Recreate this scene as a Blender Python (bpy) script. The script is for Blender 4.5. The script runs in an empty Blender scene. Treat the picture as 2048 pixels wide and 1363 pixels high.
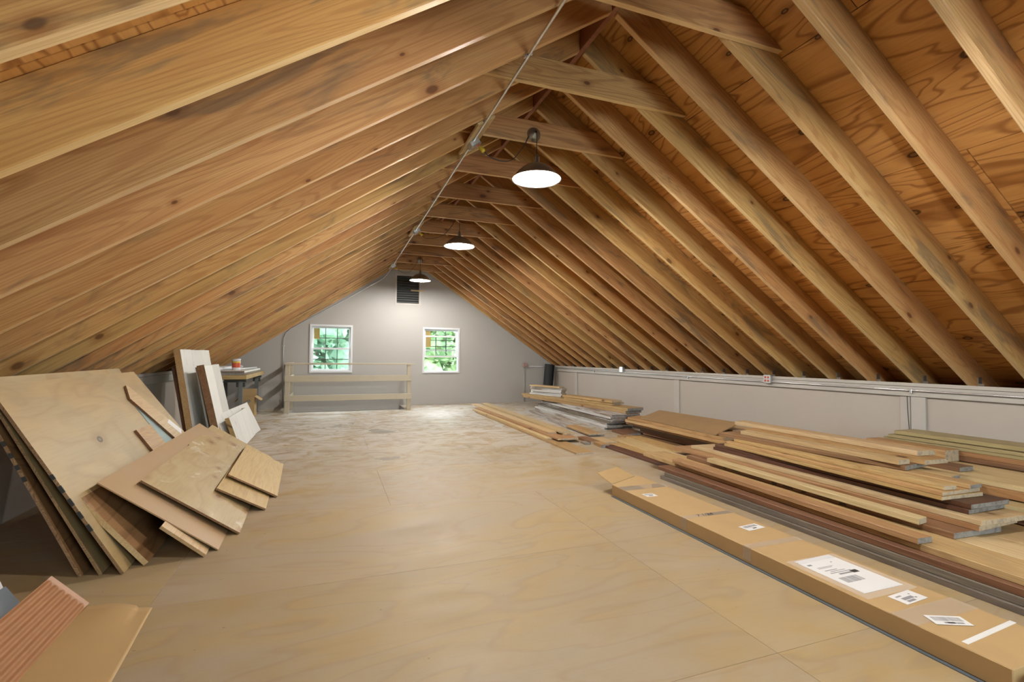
import bpy, bmesh, math, random
from mathutils import Vector, Matrix, Quaternion
random.seed(7)
sc = bpy.context.scene
col = sc.collection

# ------------------------------------------------------------------ camera
cam_d = bpy.data.cameras.new('camera')
cam_d.sensor_width = 36.0
cam_d.lens = 978.0 / 2048.0 * 36.0
cam_d.clip_start = 0.05
cam_d.clip_end = 300
cam = bpy.data.objects.new('camera', cam_d)
col.objects.link(cam)
_f, _cx, _cy = 978.0, 1024.0, 681.5
_dy = Vector((662 - _cx, -(709 - _cy), -_f)).normalized()
_dx = Vector((3670 - _cx, -(732 - _cy), -_f))
_dx = (_dx - _dx.dot(_dy) * _dy).normalized()
_dz = _dx.cross(_dy)
cam.matrix_world = Matrix(((_dx.x, _dx.y, _dx.z, 0.0), (_dy.x, _dy.y, _dy.z, 0.0), (_dz.x, _dz.y, _dz.z, 1.25), (0, 0, 0, 1)))
sc.camera = cam

# ------------------------------------------------------------------ world, light, exposure
SKY = 14.0
BULB = 1250.0
w = bpy.data.worlds.new('overcast_sky')
sc.world = w
w.use_nodes = True
w.node_tree.nodes['Background'].inputs[0].default_value = (0.90, 0.96, 1.0, 1)
w.node_tree.nodes['Background'].inputs[1].default_value = SKY
sc.view_settings.view_transform = 'Standard'
sc.view_settings.look = 'None'
sc.view_settings.gamma = 1.0
sc.view_settings.use_curve_mapping = False
sc.view_settings.exposure = 0.95
sc.cycles.max_bounces = 5
sc.cycles.diffuse_bounces = 4
sc.cycles.glossy_bounces = 2
sc.cycles.transmission_bounces = 2
sc.cycles.transparent_max_bounces = 6
sc.cycles.use_adaptive_sampling = True
sc.cycles.adaptive_threshold = 0.02
sc.cycles.caustics_reflective = False
sc.cycles.caustics_refractive = False


def portal(x0, x1, z0, z1, y, toward):
    ld = bpy.data.lights.new('window_portal', 'AREA')
    ld.shape = 'RECTANGLE'
    ld.size = x1 - x0
    ld.size_y = z1 - z0
    ld.cycles.is_portal = True
    o = bpy.data.objects.new('window_portal', ld)
    col.objects.link(o)
    o.location = ((x0 + x1) / 2, y, (z0 + z1) / 2)
    o.rotation_euler = (math.pi / 2, 0, 0) if toward > 0 else (-math.pi / 2, 0, 0)
    return o


YB = 12.564      # far gable wall
YR = -2.6        # gable wall behind the camera
XR, XL = 5.87, -2.20
RX, RZ = 1.835, 3.69   # ridge, underside of rafters
REAR_WIN = [(1.40, 3.60)]
portal(-0.48, 0.49, 0.82, 1.97, YB + 0.20, -1)
portal(2.20, 3.17, 0.80, 1.97, YB + 0.20, -1)
for a, b in REAR_WIN:
    portal(a, b, 0.8, 2.3, YR - 0.20, 1)


# ------------------------------------------------------------------ material helpers
def nt(name):
    m = bpy.data.materials.new(name)
    m.use_nodes = True
    t = m.node_tree
    b = t.nodes['Principled BSDF']
    return m, t, b


class G:
    """tiny node graph helper"""
    def __init__(s, t):
        s.t = t

    def n(s, kind, **kw):
        x = s.t.nodes.new(kind)
        for k, v in kw.items():
            setattr(x, k, v)
        return x

    def link(s, a, b):
        s.t.links.new(a, b)

    def put(s, sock, v):
        if hasattr(v, 'default_value') or isinstance(v, bpy.types.NodeSocket):
            s.link(v, sock)
        else:
            sock.default_value = v

    def math(s, op, a, b=None, c=None, clamp=False):
        x = s.n('ShaderNodeMath', operation=op)
        x.use_clamp = clamp
        s.put(x.inputs[0], a)
        if b is not None:
            s.put(x.inputs[1], b)
        if c is not None:
            s.put(x.inputs[2], c)
        return x.outputs[0]

    def mix(s, f, a, b, mode='MIX'):
        x = s.n('ShaderNodeMix', data_type='RGBA', blend_type=mode)
        s.put(x.inputs[0], f)
        for sock, v in ((x.inputs[6], a), (x.inputs[7], b)):
            if isinstance(v, tuple):
                sock.default_value = (v[0], v[1], v[2], 1)
            else:
                s.link(v, sock)
        return x.outputs[2]

    def ramp(s, v, lo, hi, a=0.0, b=1.0):
        x = s.n('ShaderNodeMapRange')
        x.interpolation_type = 'SMOOTHSTEP'
        s.put(x.inputs[0], v)
        x.inputs[1].default_value = lo
        x.inputs[2].default_value = hi
        x.inputs[3].default_value = a
        x.inputs[4].default_value = b
        return x.outputs[0]

    def scale(s, v, sx, sy, sz):
        x = s.n('ShaderNodeVectorMath', operation='MULTIPLY')
        s.link(v, x.inputs[0])
        x.inputs[1].default_value = (sx, sy, sz)
        return x.outputs[0]

    def add(s, v, u):
        x = s.n('ShaderNodeVectorMath', operation='ADD')
        s.link(v, x.inputs[0])
        if isinstance(u, tuple):
            x.inputs[1].default_value = u
        else:
            s.link(u, x.inputs[1])
        return x.outputs[0]

    def noise(s, v, scale=1.0, detail=3.0, rough=0.5, dist=0.0):
        x = s.n('ShaderNodeTexNoise')
        s.link(v, x.inputs['Vector'])
        x.inputs['Scale'].default_value = scale
        x.inputs['Detail'].default_value = detail
        x.inputs['Roughness'].default_value = rough
        x.inputs['Distortion'].default_value = dist
        return x.outputs['Fac']

    def obj(s, shift=True):
        tc = s.n('ShaderNodeTexCoord').outputs['Object']
        if not shift:
            return tc, None
        oi = s.n('ShaderNodeObjectInfo').outputs['Random']
        c = s.n('ShaderNodeCombineXYZ')
        s.link(s.math('MULTIPLY', oi, 91.7), c.inputs[0])
        s.link(s.math('MULTIPLY', oi, 37.3), c.inputs[1])
        s.link(s.math('MULTIPLY', oi, 53.1), c.inputs[2])
        return s.add(tc, c.outputs[0]), oi


def bump(g, b, h, strength=0.2, dist=0.01):
    return
    x = g.n('ShaderNodeBump')
    x.inputs['Strength'].default_value = strength
    x.inputs['Distance'].default_value = dist
    g.link(h, x.inputs['Height'])
    g.link(x.outputs[0], b.inputs['Normal'])


K = 0.80          # overall reflectance of the room's surfaces


def kk(c):
    return (c[0] * K, c[1] * K, c[2] * K) if c else c


def wood(name, light, mid, dark, rough=0.55, ring=0.55, ringf=26.0, knots=0.0, stain=0.0, stain_col=(0.09, 0.08, 0.075),
         vary=0.25, coat=0.0, wide=6.0, spec=0.35):
    """sawn lumber, grain along local X"""
    light, mid, dark, stain_col = kk(light), kk(mid), kk(dark), kk(stain_col)
    m, t, b = nt(name)
    g = G(t)
    p, rnd = g.obj()
    big = g.noise(g.scale(p, 0.35, wide * 0.5, wide * 0.5), 1.0, 2.0, 0.5, 0.4)
    warp = g.noise(g.scale(p, 0.45, wide, wide), 1.0, 1.5, 0.45, 0.3)
    rings = g.math('SINE', g.math('MULTIPLY', warp, ringf * 6.28))
    line = g.ramp(rings, 0.1, 1.0)
    fine = g.noise(g.scale(p, 3.0, 120.0, 120.0), 1.0, 2.0, 0.6)
    c = g.mix(g.ramp(big, 0.35, 0.65), light, mid)
    c = g.mix(g.math('MULTIPLY', line, ring), c, dark)
    sx_ = g.n('ShaderNodeSeparateXYZ')
    g.link(p, sx_.inputs[0])
    st = g.math('SINE', g.math('ADD', g.math('MULTIPLY', g.math('ADD', sx_.outputs[1], sx_.outputs[2]), 520.0), g.math('MULTIPLY', warp, 90.0)))
    c = g.mix(g.math('MULTIPLY', g.ramp(st, 0.0, 1.0), g.ramp(big, 0.30, 0.62, 0.36, 0.05)), c, dark)
    c = g.mix(g.ramp(fine, 0.35, 0.75, 0.0, 0.35), c, dark)
    if knots > 0:
        v = g.n('ShaderNodeTexVoronoi')
        v.voronoi_dimensions = '2D'
        v.inputs['Scale'].default_value = 1.0
        sp_ = g.n('ShaderNodeSeparateXYZ')
        g.link(p, sp_.inputs[0])
        cb_ = g.n('ShaderNodeCombineXYZ')
        g.link(g.math('MULTIPLY', sp_.outputs[0], 1.9), cb_.inputs[0])
        g.link(g.math('MULTIPLY', g.math('ADD', sp_.outputs[1], sp_.outputs[2]), 3.6), cb_.inputs[1])
        g.link(cb_.outputs[0], v.inputs['Vector'])
        sel = g.n('ShaderNodeSeparateColor')
        g.link(v.outputs['Color'], sel.inputs[0])
        on = g.math('GREATER_THAN', sel.outputs[0], 1.0 - knots)
        dd = g.math('DIVIDE', v.outputs['Distance'], g.math('ADD', g.math('MULTIPLY', sel.outputs[1], 0.8), 0.35))
        k = g.math('MULTIPLY', g.ramp(dd, 0.10, 0.045), on)
        halo = g.math('MULTIPLY', g.ramp(dd, 0.25, 0.08), on)
        c = g.mix(g.math('MULTIPLY', halo, 0.45), c, dark)
        c = g.mix(g.math('MULTIPLY', k, 0.8), c, (dark[0] * 0.35, dark[1] * 0.3, dark[2] * 0.3))
    if stain > 0:
        sn = g.noise(g.scale(p, 1.1, 5.0, 5.0), 1.0, 4.0, 0.65, 0.8)
        c = g.mix(g.math('MULTIPLY', g.ramp(sn, 0.53, 0.68), stain), c, stain_col)
    hsv = g.n('ShaderNodeHueSaturation')
    g.link(c, hsv.inputs['Color'])
    g.link(g.math('ADD', g.math('MULTIPLY', rnd, vary), 1.0 - vary * 0.55), hsv.inputs['Value'])
    g.link(g.math('ADD', g.math('MULTIPLY', g.math('FRACT', g.math('MULTIPLY', rnd, 17.3)), 0.016), 0.492), hsv.inputs['Hue'])
    g.link(hsv.outputs[0], b.inputs['Base Color'])
    b.inputs['Roughness'].default_value = rough
    b.inputs['Specular IOR Level'].default_value = spec
    b.inputs['Coat Weight'].default_value = coat
    bump(g, b, g.math('ADD', g.math('MULTIPLY', line, 0.5), fine), 0.12, 0.002)
    return m


def ply(name, light, mid, dark, rough=0.5, line=0.5, freq=14.0, knots=0.0, stretch=(0.35, 1.9), patch=0.3,
        patch_col=None, white=0.0, vary=0.15, spec=0.35, knot_dark=0.12, kscale=1.9):
    """rotary cut veneer, grain along local X, sheet in local XY"""
    light, mid, dark, patch_col = kk(light), kk(mid), kk(dark), kk(patch_col)
    m, t, b = nt(name)
    g = G(t)
    p, rnd = g.obj()
    q = g.scale(p, stretch[0], stretch[1], stretch[1])
    n1 = g.noise(q, 1.0, 2.5, 0.5, 0.9)
    fr = g.math('FRACT', g.math('MULTIPLY', n1, freq))
    edge = g.ramp(g.math('ABSOLUTE', g.math('SUBTRACT', fr, 0.5)), 0.30, 0.50)
    soft = g.ramp(fr, 0.0, 1.0)
    n2 = g.noise(g.scale(p, 0.6, 1.6, 1.6), 1.0, 2.0, 0.5, 0.5)
    fine = g.noise(g.scale(p, 4.0, 70.0, 70.0), 1.0, 2.0, 0.6)
    c = g.mix(g.math('ADD', g.math('MULTIPLY', g.ramp(n2, 0.35, 0.65), 0.6), g.math('MULTIPLY', soft, 0.4)), light, mid)
    if patch_col:
        n3 = g.noise(g.scale(p, 0.45, 1.1, 1.1), 1.0, 3.0, 0.55, 1.2)
        c = g.mix(g.math('MULTIPLY', g.ramp(n3, 0.50, 0.56), patch), c, patch_col)
    c = g.mix(g.math('MULTIPLY', edge, line), c, dark)
    c = g.mix(g.ramp(fine, 0.4, 0.8, 0.0, 0.22), c, dark)
    if knots > 0:
        v = g.n('ShaderNodeTexVoronoi')
        v.voronoi_dimensions = '2D'
        v.inputs['Scale'].default_value = 1.0
        g.link(g.scale(p, kscale, kscale * 1.7, kscale * 1.7), v.inputs['Vector'])
        sel = g.n('ShaderNodeSeparateColor')
        g.link(v.outputs['Color'], sel.inputs[0])
        on = g.math('GREATER_THAN', sel.outputs[0], 1.0 - knots)
        dist = g.math('DIVIDE', v.outputs['Distance'], g.math('ADD', g.math('MULTIPLY', sel.outputs[1], 0.9), 0.5))
        k = g.math('MULTIPLY', g.ramp(dist, 0.085, 0.06), on)
        core = g.math('MULTIPLY', g.ramp(dist, 0.045, 0.03), on)
        halo = g.math('MULTIPLY', g.ramp(dist, 0.30, 0.08), on)
        c = g.mix(g.math('MULTIPLY', halo, 0.5), c, dark)
        c = g.mix(g.math('MULTIPLY', k, 0.85), c, (dark[0] * knot_dark, dark[1] * knot_dark, dark[2] * knot_dark))
        c = g.mix(g.math('MULTIPLY', core, 0.35), c, mid)
    if white > 0:
        n4 = g.noise(g.scale(p, 2.2, 5.0, 5.0), 1.0, 5.0, 0.7, 0.6)
        c = g.mix(g.math('MULTIPLY', g.ramp(n4, 0.58, 0.72), white), c, (0.75, 0.74, 0.70))
    hsv = g.n('ShaderNodeHueSaturation')
    g.link(c, hsv.inputs['Color'])
    g.link(g.math('ADD', g.math('MULTIPLY', rnd, vary), 1.0 - vary * 0.5), hsv.inputs['Value'])
    g.link(hsv.outputs[0], b.inputs['Base Color'])
    b.inputs['Roughness'].default_value = rough
    b.inputs['Specular IOR Level'].default_value = spec
    bump(g, b, g.math('ADD', g.math('MULTIPLY', edge, -0.6), fine), 0.10, 0.002)
    return m


def plain(name, c, rough=0.5, metal=0.0, noise=0.0, nscale=6.0, spec=0.5, dirt=None):
    if metal < 0.5:
        c, dirt = kk(c), kk(dirt)
    m, t, b = nt(name)
    g = G(t)
    if noise > 0:
        p, rnd = g.obj()
        n = g.noise(p, nscale, 4.0, 0.6, 0.3)
        d = dirt or (c[0] * 0.6, c[1] * 0.6, c[2] * 0.6)
        g.link(g.mix(g.math('MULTIPLY', g.ramp(n, 0.4, 0.75), noise), c, d), b.inputs['Base Color'])
    else:
        b.inputs['Base Color'].default_value = (c[0], c[1], c[2], 1)
    b.inputs['Roughness'].default_value = rough
    b.inputs['Metallic'].default_value = metal
    b.inputs['Specular IOR Level'].default_value = spec
    return m


def emit(name, c, s):
    m, t, b = nt(name)
    b.inputs['Emission Color'].default_value = (c[0], c[1], c[2], 1)
    b.inputs['Emission Strength'].default_value = s
    b.inputs['Base Color'].default_value = (0.8, 0.8, 0.8, 1)
    return m


def painted_boards(name, paint, wood_c, wear, dirt=(0.25, 0.24, 0.22)):
    """whitewashed old boards, grain along local X"""
    paint, wood_c, dirt = kk(paint), kk(wood_c), kk(dirt)
    m, t, b = nt(name)
    g = G(t)
    p, rnd = g.obj()
    n = g.noise(g.scale(p, 1.4, 14.0, 14.0), 1.0, 5.0, 0.65, 0.5)
    d = g.noise(g.scale(p, 2.5, 6.0, 6.0), 1.0, 5.0, 0.7, 0.8)
    c = g.mix(g.ramp(n, 0.60 - wear * 0.18, 0.74 - wear * 0.1), paint, wood_c)
    c = g.mix(g.ramp(d, 0.55, 0.78, 0.0, 0.55), c, dirt)
    hsv = g.n('ShaderNodeHueSaturation')
    g.link(c, hsv.inputs['Color'])
    g.link(g.math('ADD', g.math('MULTIPLY', rnd, 0.25), 0.84), hsv.inputs['Value'])
    g.link(hsv.outputs[0], b.inputs['Base Color'])
    b.inputs['Roughness'].default_value = 0.6
    bump(g, b, n, 0.15, 0.003)
    return m


M = {}
M['rafter'] = wood('rafter_fir', (0.72, 0.465, 0.19), (0.60, 0.325, 0.122), (0.35, 0.145, 0.047), 0.5, 0.36, 18, 0.22, 0.6, (0.17, 0.135, 0.095), 0.3)
M['rafter_edge'] = wood('pale_rafter_edge', (0.92, 0.68, 0.36), (0.84, 0.57, 0.27), (0.55, 0.30, 0.12), 0.45, 0.2, 12, 0.0, 0.25, (0.35, 0.24, 0.14), 0.15)  # paler wood for the downward faces of rafters and ties
M['tie'] = wood('tie_fir', (0.64, 0.39, 0.165), (0.54, 0.28, 0.11), (0.27, 0.10, 0.04), 0.5, 0.4, 16, 0.5, 0.5, (0.12, 0.07, 0.05), 0.25)
M['ridge'] = wood('ridge_fir', (0.40, 0.19, 0.10), (0.33, 0.14, 0.07), (0.2, 0.08, 0.04), 0.55, 0.4)
M['sheath'] = ply('roof_sheathing', (0.86, 0.48, 0.17), (0.71, 0.35, 0.10), (0.31, 0.105, 0.024), 0.42, 0.7, 13, 0.65, (0.42, 2.4), vary=0.14, kscale=1.9)
M['roofdeck'] = plain('roof_deck', (0.10, 0.07, 0.05), 0.9)
M['end'] = plain('end_grain', (0.60, 0.50, 0.36), 0.75, noise=0.8, nscale=30, dirt=(0.30, 0.26, 0.22))
M['endgrey'] = plain('weathered_end_grain', (0.33, 0.32, 0.31), 0.8, noise=0.8, nscale=25, dirt=(0.14, 0.13, 0.13))
M['pine'] = wood('pale_pine', (0.70, 0.56, 0.33), (0.62, 0.455, 0.235), (0.42, 0.25, 0.10), 0.5, 0.25, 14, 0.10, 0.0, vary=0.22)
M['oak'] = wood('yellow_wood', (0.62, 0.45, 0.22), (0.54, 0.355, 0.15), (0.31, 0.17, 0.065), 0.5, 0.35, 16, 0.15, 0.15, vary=0.25)
M['brown'] = wood('brown_wood', (0.34, 0.19, 0.10), (0.26, 0.13, 0.065), (0.11, 0.05, 0.025), 0.5, 0.4, 14, 0.1, 0.1, vary=0.3)
M['dkbrown'] = wood('dark_brown_wood', (0.16, 0.075, 0.04), (0.12, 0.05, 0.028), (0.05, 0.02, 0.012), 0.42, 0.35, 12, vary=0.2)
M['orange'] = wood('orange_wood', (0.54, 0.34, 0.16), (0.46, 0.26, 0.11), (0.24, 0.105, 0.042), 0.5, 0.35, 15, 0.15, 0.1, vary=0.2)
M['greyw'] = wood('weathered_grey_wood', (0.30, 0.25, 0.19), (0.22, 0.18, 0.14), (0.10, 0.085, 0.07), 0.7, 0.35, 14, 0.1, 0.35, (0.12, 0.11, 0.11), vary=0.3)
M['treated'] = wood('treated_wood', (0.50, 0.42, 0.22), (0.42, 0.34, 0.17), (0.25, 0.18, 0.08), 0.55, 0.3, 14, 0.1, 0.1, vary=0.18)
M['whitew'] = painted_boards('whitewashed_boards', (0.72, 0.71, 0.70), (0.36, 0.27, 0.18), 0.5)
M['whited'] = painted_boards('dirty_whitewashed_boards', (0.62, 0.60, 0.58), (0.24, 0.17, 0.12), 1.0, (0.12, 0.12, 0.13))
M['whitec'] = painted_boards('clean_white_boards', (0.80, 0.81, 0.78), (0.55, 0.52, 0.44), 0.0, (0.45, 0.45, 0.43))
M['plyA'] = ply('plywood_old', (0.46, 0.335, 0.165), (0.41, 0.285, 0.13), (0.27, 0.16, 0.07), 0.45, 0.22, 8, 0.14, (0.5, 1.3), 0.35, (0.33, 0.275, 0.165), vary=0.1)
M['plyB'] = ply('plywood_stained', (0.52, 0.41, 0.225), (0.46, 0.34, 0.165), (0.27, 0.12, 0.045), 0.45, 0.15, 7, 0.5, (0.6, 1.3), white=0.5, vary=0.1, knot_dark=0.6, kscale=2.6)
M['plyC'] = ply('plywood_small', (0.56, 0.41, 0.19), (0.48, 0.33, 0.13), (0.28, 0.14, 0.05), 0.5, 0.22, 10, 0.06, (0.4, 6.0), vary=0.15)
M['plyD'] = ply('plywood_dark', (0.36, 0.20, 0.09), (0.27, 0.14, 0.06), (0.10, 0.05, 0.02), 0.55, 0.4, 9, vary=0.1)
M['hard'] = plain('hardboard_tan', (0.44, 0.29, 0.15), 0.55, noise=0.25, nscale=3.0, dirt=(0.40, 0.34, 0.26))
M['panel'] = plain('brown_panel_face', (0.40, 0.26, 0.13), 0.5, noise=0.3, nscale=5)
M['edge'] = wood('sheet_edge', (0.42, 0.27, 0.14), (0.30, 0.18, 0.09), (0.10, 0.06, 0.035), 0.7, 0.6, 40, vary=0.1)
M['wall'] = plain('painted_wall', (0.50, 0.485, 0.465), 0.6, noise=0.22, nscale=1.3, spec=0.3, dirt=(0.45, 0.42, 0.39))
M['kneewall'] = plain('painted_knee_wall', (0.56, 0.505, 0.45), 0.6, noise=0.22, nscale=1.3, spec=0.3, dirt=(0.49, 0.43, 0.38))
M['trimp'] = plain('painted_trim', (0.58, 0.55, 0.51), 0.5, noise=0.15, nscale=4, spec=0.3)
M['white'] = plain('white_vinyl', (0.80, 0.82, 0.86), 0.35)
M['rail'] = plain('cream_paint', (0.56, 0.50, 0.38), 0.5, noise=0.15, nscale=5)
M['galv'] = plain('galvanised_steel', (0.62, 0.64, 0.66), 0.35, 0.9, noise=0.3, nscale=40)
M['conduit'] = plain('steel_conduit', (0.74, 0.75, 0.77), 0.28, 0.9)
M['nickel'] = plain('brushed_nickel', (0.34, 0.33, 0.30), 0.32, 0.9)
M['shade_in'] = plain('white_enamel', (0.85, 0.84, 0.80), 0.4)
M['bulb'] = emit('lit_bulb', (1.0, 0.965, 0.90), BULB)
M['cord'] = plain('black_cord', (0.02, 0.02, 0.02), 0.5)
M['yellow'] = plain('yellow_plug', (0.80, 0.60, 0.05), 0.45)
M['red'] = plain('red_socket', (0.70, 0.11, 0.05), 0.45)
M['cardboard'] = plain('cardboard', (0.50, 0.335, 0.155), 0.75, noise=0.18, nscale=3.5)
M['kraft'] = plain('kraft_paper', (0.50, 0.33, 0.145), 0.65, noise=0.15, nscale=3)
M['paper'] = plain('white_label', (0.82, 0.82, 0.83), 0.6)
M['print'] = plain('grey_print', (0.28, 0.28, 0.30), 0.7)
M['ink'] = plain('black_ink', (0.03, 0.03, 0.03), 0.6)
M['stencil'] = plain('faded_stencil_ink', (0.075, 0.05, 0.035), 0.7)
M['dark'] = plain('dark_metal', (0.055, 0.06, 0.06), 0.45, 0.3)
M['steelgrey'] = plain('grey_painted_steel', (0.17, 0.18, 0.18), 0.45, 0.2)
M['black'] = plain('black_felt', (0.025, 0.027, 0.030), 0.75)
M['ventgrey'] = plain('louver_grey', (0.14, 0.15, 0.145), 0.5)
M['terra'] = plain('ribbed_brown_plastic', (0.40, 0.19, 0.085), 0.45, noise=0.3, nscale=5)
M['slate'] = plain('slate_blue', (0.10, 0.125, 0.15), 0.5)
M['teal'] = plain('teal_plate', (0.20, 0.29, 0.28), 0.4, noise=0.4, nscale=8)
M['bark'] = plain('bark', (0.10, 0.07, 0.05), 0.9)
M['lawn'] = plain('lawn', (0.04, 0.08, 0.02), 0.9, noise=0.5, nscale=2)
M['siding'] = plain('pinkish_siding', (0.16, 0.13, 0.12), 0.7)
M['amber'] = plain('amber_sticker', (0.42, 0.30, 0.09), 0.6, noise=0.5, nscale=60)
M['grille'] = plain('dark_grille', (0.06, 0.065, 0.07), 0.5)
M['greycloth'] = plain('grey_fabric', (0.24, 0.24, 0.25), 0.9, noise=0.2, nscale=20)


def leafmat(name, a, bb):
    m, t, b = nt(name)
    g = G(t)
    p, rnd = g.obj()
    n = g.noise(p, 1.6, 4.0, 0.7)
    g.link(g.mix(g.ramp(n, 0.35, 0.7), a, bb), b.inputs['Base Color'])
    b.inputs['Roughness'].default_value = 0.6
    return m


M['leaf1'] = leafmat('foliage_green', (0.028, 0.07, 0.022), (0.08, 0.135, 0.045))
M['leaf2'] = leafmat('foliage_blue_green', (0.030, 0.080, 0.045), (0.080, 0.150, 0.085))

# glass: thin clear pane
m, t, b = nt('window_glass')
t.nodes.remove(b)
tr = t.nodes.new('ShaderNodeBsdfTransparent')
tr.inputs[0].default_value = (0.93, 0.97, 0.95, 1)
gl = t.nodes.new('ShaderNodeBsdfGlossy')
gl.inputs['Roughness'].default_value = 0.02
mx = t.nodes.new('ShaderNodeMixShader')
mx.inputs[0].default_value = 0.06
t.links.new(tr.outputs[0], mx.inputs[1])
t.links.new(gl.outputs[0], mx.inputs[2])
t.links.new(mx.outputs[0], t.nodes['Material Output'].inputs[0])
M['glass'] = m

# clear packing tape and polythene
def film(name, alpha, c=(0.9, 0.9, 0.9), rough=0.15):
    m, t, b = nt(name)
    b.inputs['Base Color'].default_value = (c[0], c[1], c[2], 1)
    b.inputs['Alpha'].default_value = alpha
    b.inputs['Roughness'].default_value = rough
    return m


M['tape'] = film('packing_tape', 0.22, (0.90, 0.82, 0.72))
M['poly'] = film('polythene', 0.75, (0.82, 0.83, 0.86), 0.2)

# floor: plywood with damp spots, scuffs and painted-in window glare in room coordinates
def floor_mat():
    m, t, b = nt('floor_plywood')
    g = G(t)
    p, rnd = g.obj()
    n1 = g.noise(g.scale(p, 0.55, 1.5, 1.0), 1.0, 2.5, 0.5, 0.9)
    fr = g.math('FRACT', g.math('MULTIPLY', n1, 8.0))
    edge = g.ramp(g.math('ABSOLUTE', g.math('SUBTRACT', fr, 0.5)), 0.34, 0.5)
    n2 = g.noise(g.scale(p, 0.5, 1.4, 1.0), 1.0, 2.0, 0.5, 0.6)
    fine = g.noise(g.scale(p, 5.0, 70.0, 1.0), 1.0, 2.0, 0.6)
    c = g.mix(g.ramp(n2, 0.35, 0.65), (0.325, 0.230, 0.105), (0.300, 0.226, 0.138))
    c = g.mix(g.math('MULTIPLY', g.ramp(fr, 0.0, 1.0), 0.35), c, (0.288, 0.232, 0.168))
    c = g.mix(g.math('MULTIPLY', edge, 0.38), c, (0.256, 0.172, 0.096))
    c = g.mix(g.ramp(fine, 0.45, 0.8, 0.0, 0.22), c, (0.248, 0.176, 0.100))
    geo = g.n('ShaderNodeNewGeometry').outputs['Position']
    sc1 = g.noise(g.scale(geo, 3.0, 4.0, 1.0), 1.0, 4.0, 0.7, 1.2)
    wy = g.n('ShaderNodeSeparateXYZ')
    g.link(geo, wy.inputs[0])
    far = g.ramp(wy.outputs[1], 3.0, 9.5, 0.08, 0.9)
    c = g.mix(g.math('MULTIPLY', g.ramp(sc1, 0.33, 0.62), far), c, (0.50, 0.49, 0.46))  # scuffs, whitened toward the far end: window glare painted into the colour
    sc2 = g.noise(geo, 26.0, 2.0, 0.5)
    c = g.mix(g.ramp(sc2, 0.745, 0.78, 0.0, 0.6), c, (0.128, 0.080, 0.048))
    wob = g.n('ShaderNodeTexNoise')
    g.link(geo, wob.inputs['Vector'])
    wob.inputs['Scale'].default_value = 7.0
    wv = g.n('ShaderNodeVectorMath', operation='MULTIPLY_ADD')
    g.link(wob.outputs['Color'], wv.inputs[0])
    wv.inputs[1].default_value = (0.35, 0.5, 0.0)
    g.link(geo, wv.inputs[2])
    stain = None
    for (sx, sy, r) in ((0.17, 9.2, 0.11), (-0.12, 9.0, 0.07), (0.03, 9.05, 0.07), (0.36, 9.45, 0.05), (0.80, 8.25, 0.17), (0.68, 8.55, 0.10), (0.66, 6.1, 0.13), (0.52, 6.15, 0.05)):
        dn = g.n('ShaderNodeVectorMath', operation='DISTANCE')
        g.link(wv.outputs[0], dn.inputs[0])
        dn.inputs[1].default_value = (sx + 0.17, sy + 0.25, 0.0)
        a = g.ramp(dn.outputs['Value'], r * 1.15, r * 0.9)
        stain = a if stain is None else g.math('MAXIMUM', stain, a)
    c = g.mix(g.math('MULTIPLY', stain, 0.75), c, (0.216, 0.200, 0.168))
    hsv = g.n('ShaderNodeHueSaturation')
    g.link(c, hsv.inputs['Color'])
    g.link(g.math('ADD', g.math('MULTIPLY', rnd, 0.10), 0.95), hsv.inputs['Value'])
    g.link(hsv.outputs[0], b.inputs['Base Color'])
    g.link(g.ramp(sc1, 0.35, 0.7, 0.48, 0.66), b.inputs['Roughness'])
    b.inputs['Specular IOR Level'].default_value = 0.25
    bump(g, b, g.math('ADD', sc1, fine), 0.10, 0.004)
    return m


M['floor'] = floor_mat()


# ------------------------------------------------------------------ mesh helpers
def link(o, parent=None):
    col.objects.link(o)
    if parent is not None:
        o.parent = parent
    return o


def obj(name, me, parent=None, mats=()):
    for mm in mats:
        me.materials.append(mm)
    return link(bpy.data.objects.new(name, me), parent)


def from_bm(name, bm, mats, parent=None, smooth=False, normals=True):
    if normals:
        bmesh.ops.recalc_face_normals(bm, faces=bm.faces[:])
    me = bpy.data.meshes.new(name)
    bm.to_mesh(me)
    bm.free()
    if smooth:
        for p in me.polygons:
            p.use_smooth = True
    if not isinstance(mats, (list, tuple)):
        mats = [mats]
    return obj(name, me, parent, mats)


def add_box(bm, lo, hi, mi=0):
    x0, y0, z0 = lo
    x1, y1, z1 = hi
    v = [bm.verts.new(c) for c in ((x0, y0, z0), (x1, y0, z0), (x1, y1, z0), (x0, y1, z0), (x0, y0, z1), (x1, y0, z1), (x1, y1, z1), (x0, y1, z1))]
    fs = []
    for q in ((0, 3, 2, 1), (4, 5, 6, 7), (0, 1, 5, 4), (1, 2, 6, 5), (2, 3, 7, 6), (3, 0, 4, 7)):
        f = bm.faces.new([v[i] for i in q])
        f.material_index = mi
        fs.append(f)
    return fs


def bevel(bm, r, seg=1):
    bmesh.ops.bevel(bm, geom=bm.edges[:], offset=r, segments=seg, affect='EDGES', profile=0.5)


def box(name, lo, hi, mat, parent=None, r=0.0, seg=1):
    bm = bmesh.new()
    add_box(bm, lo, hi)
    if r > 0:
        bevel(bm, r, seg)
    return from_bm(name, bm, mat, parent)


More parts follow.
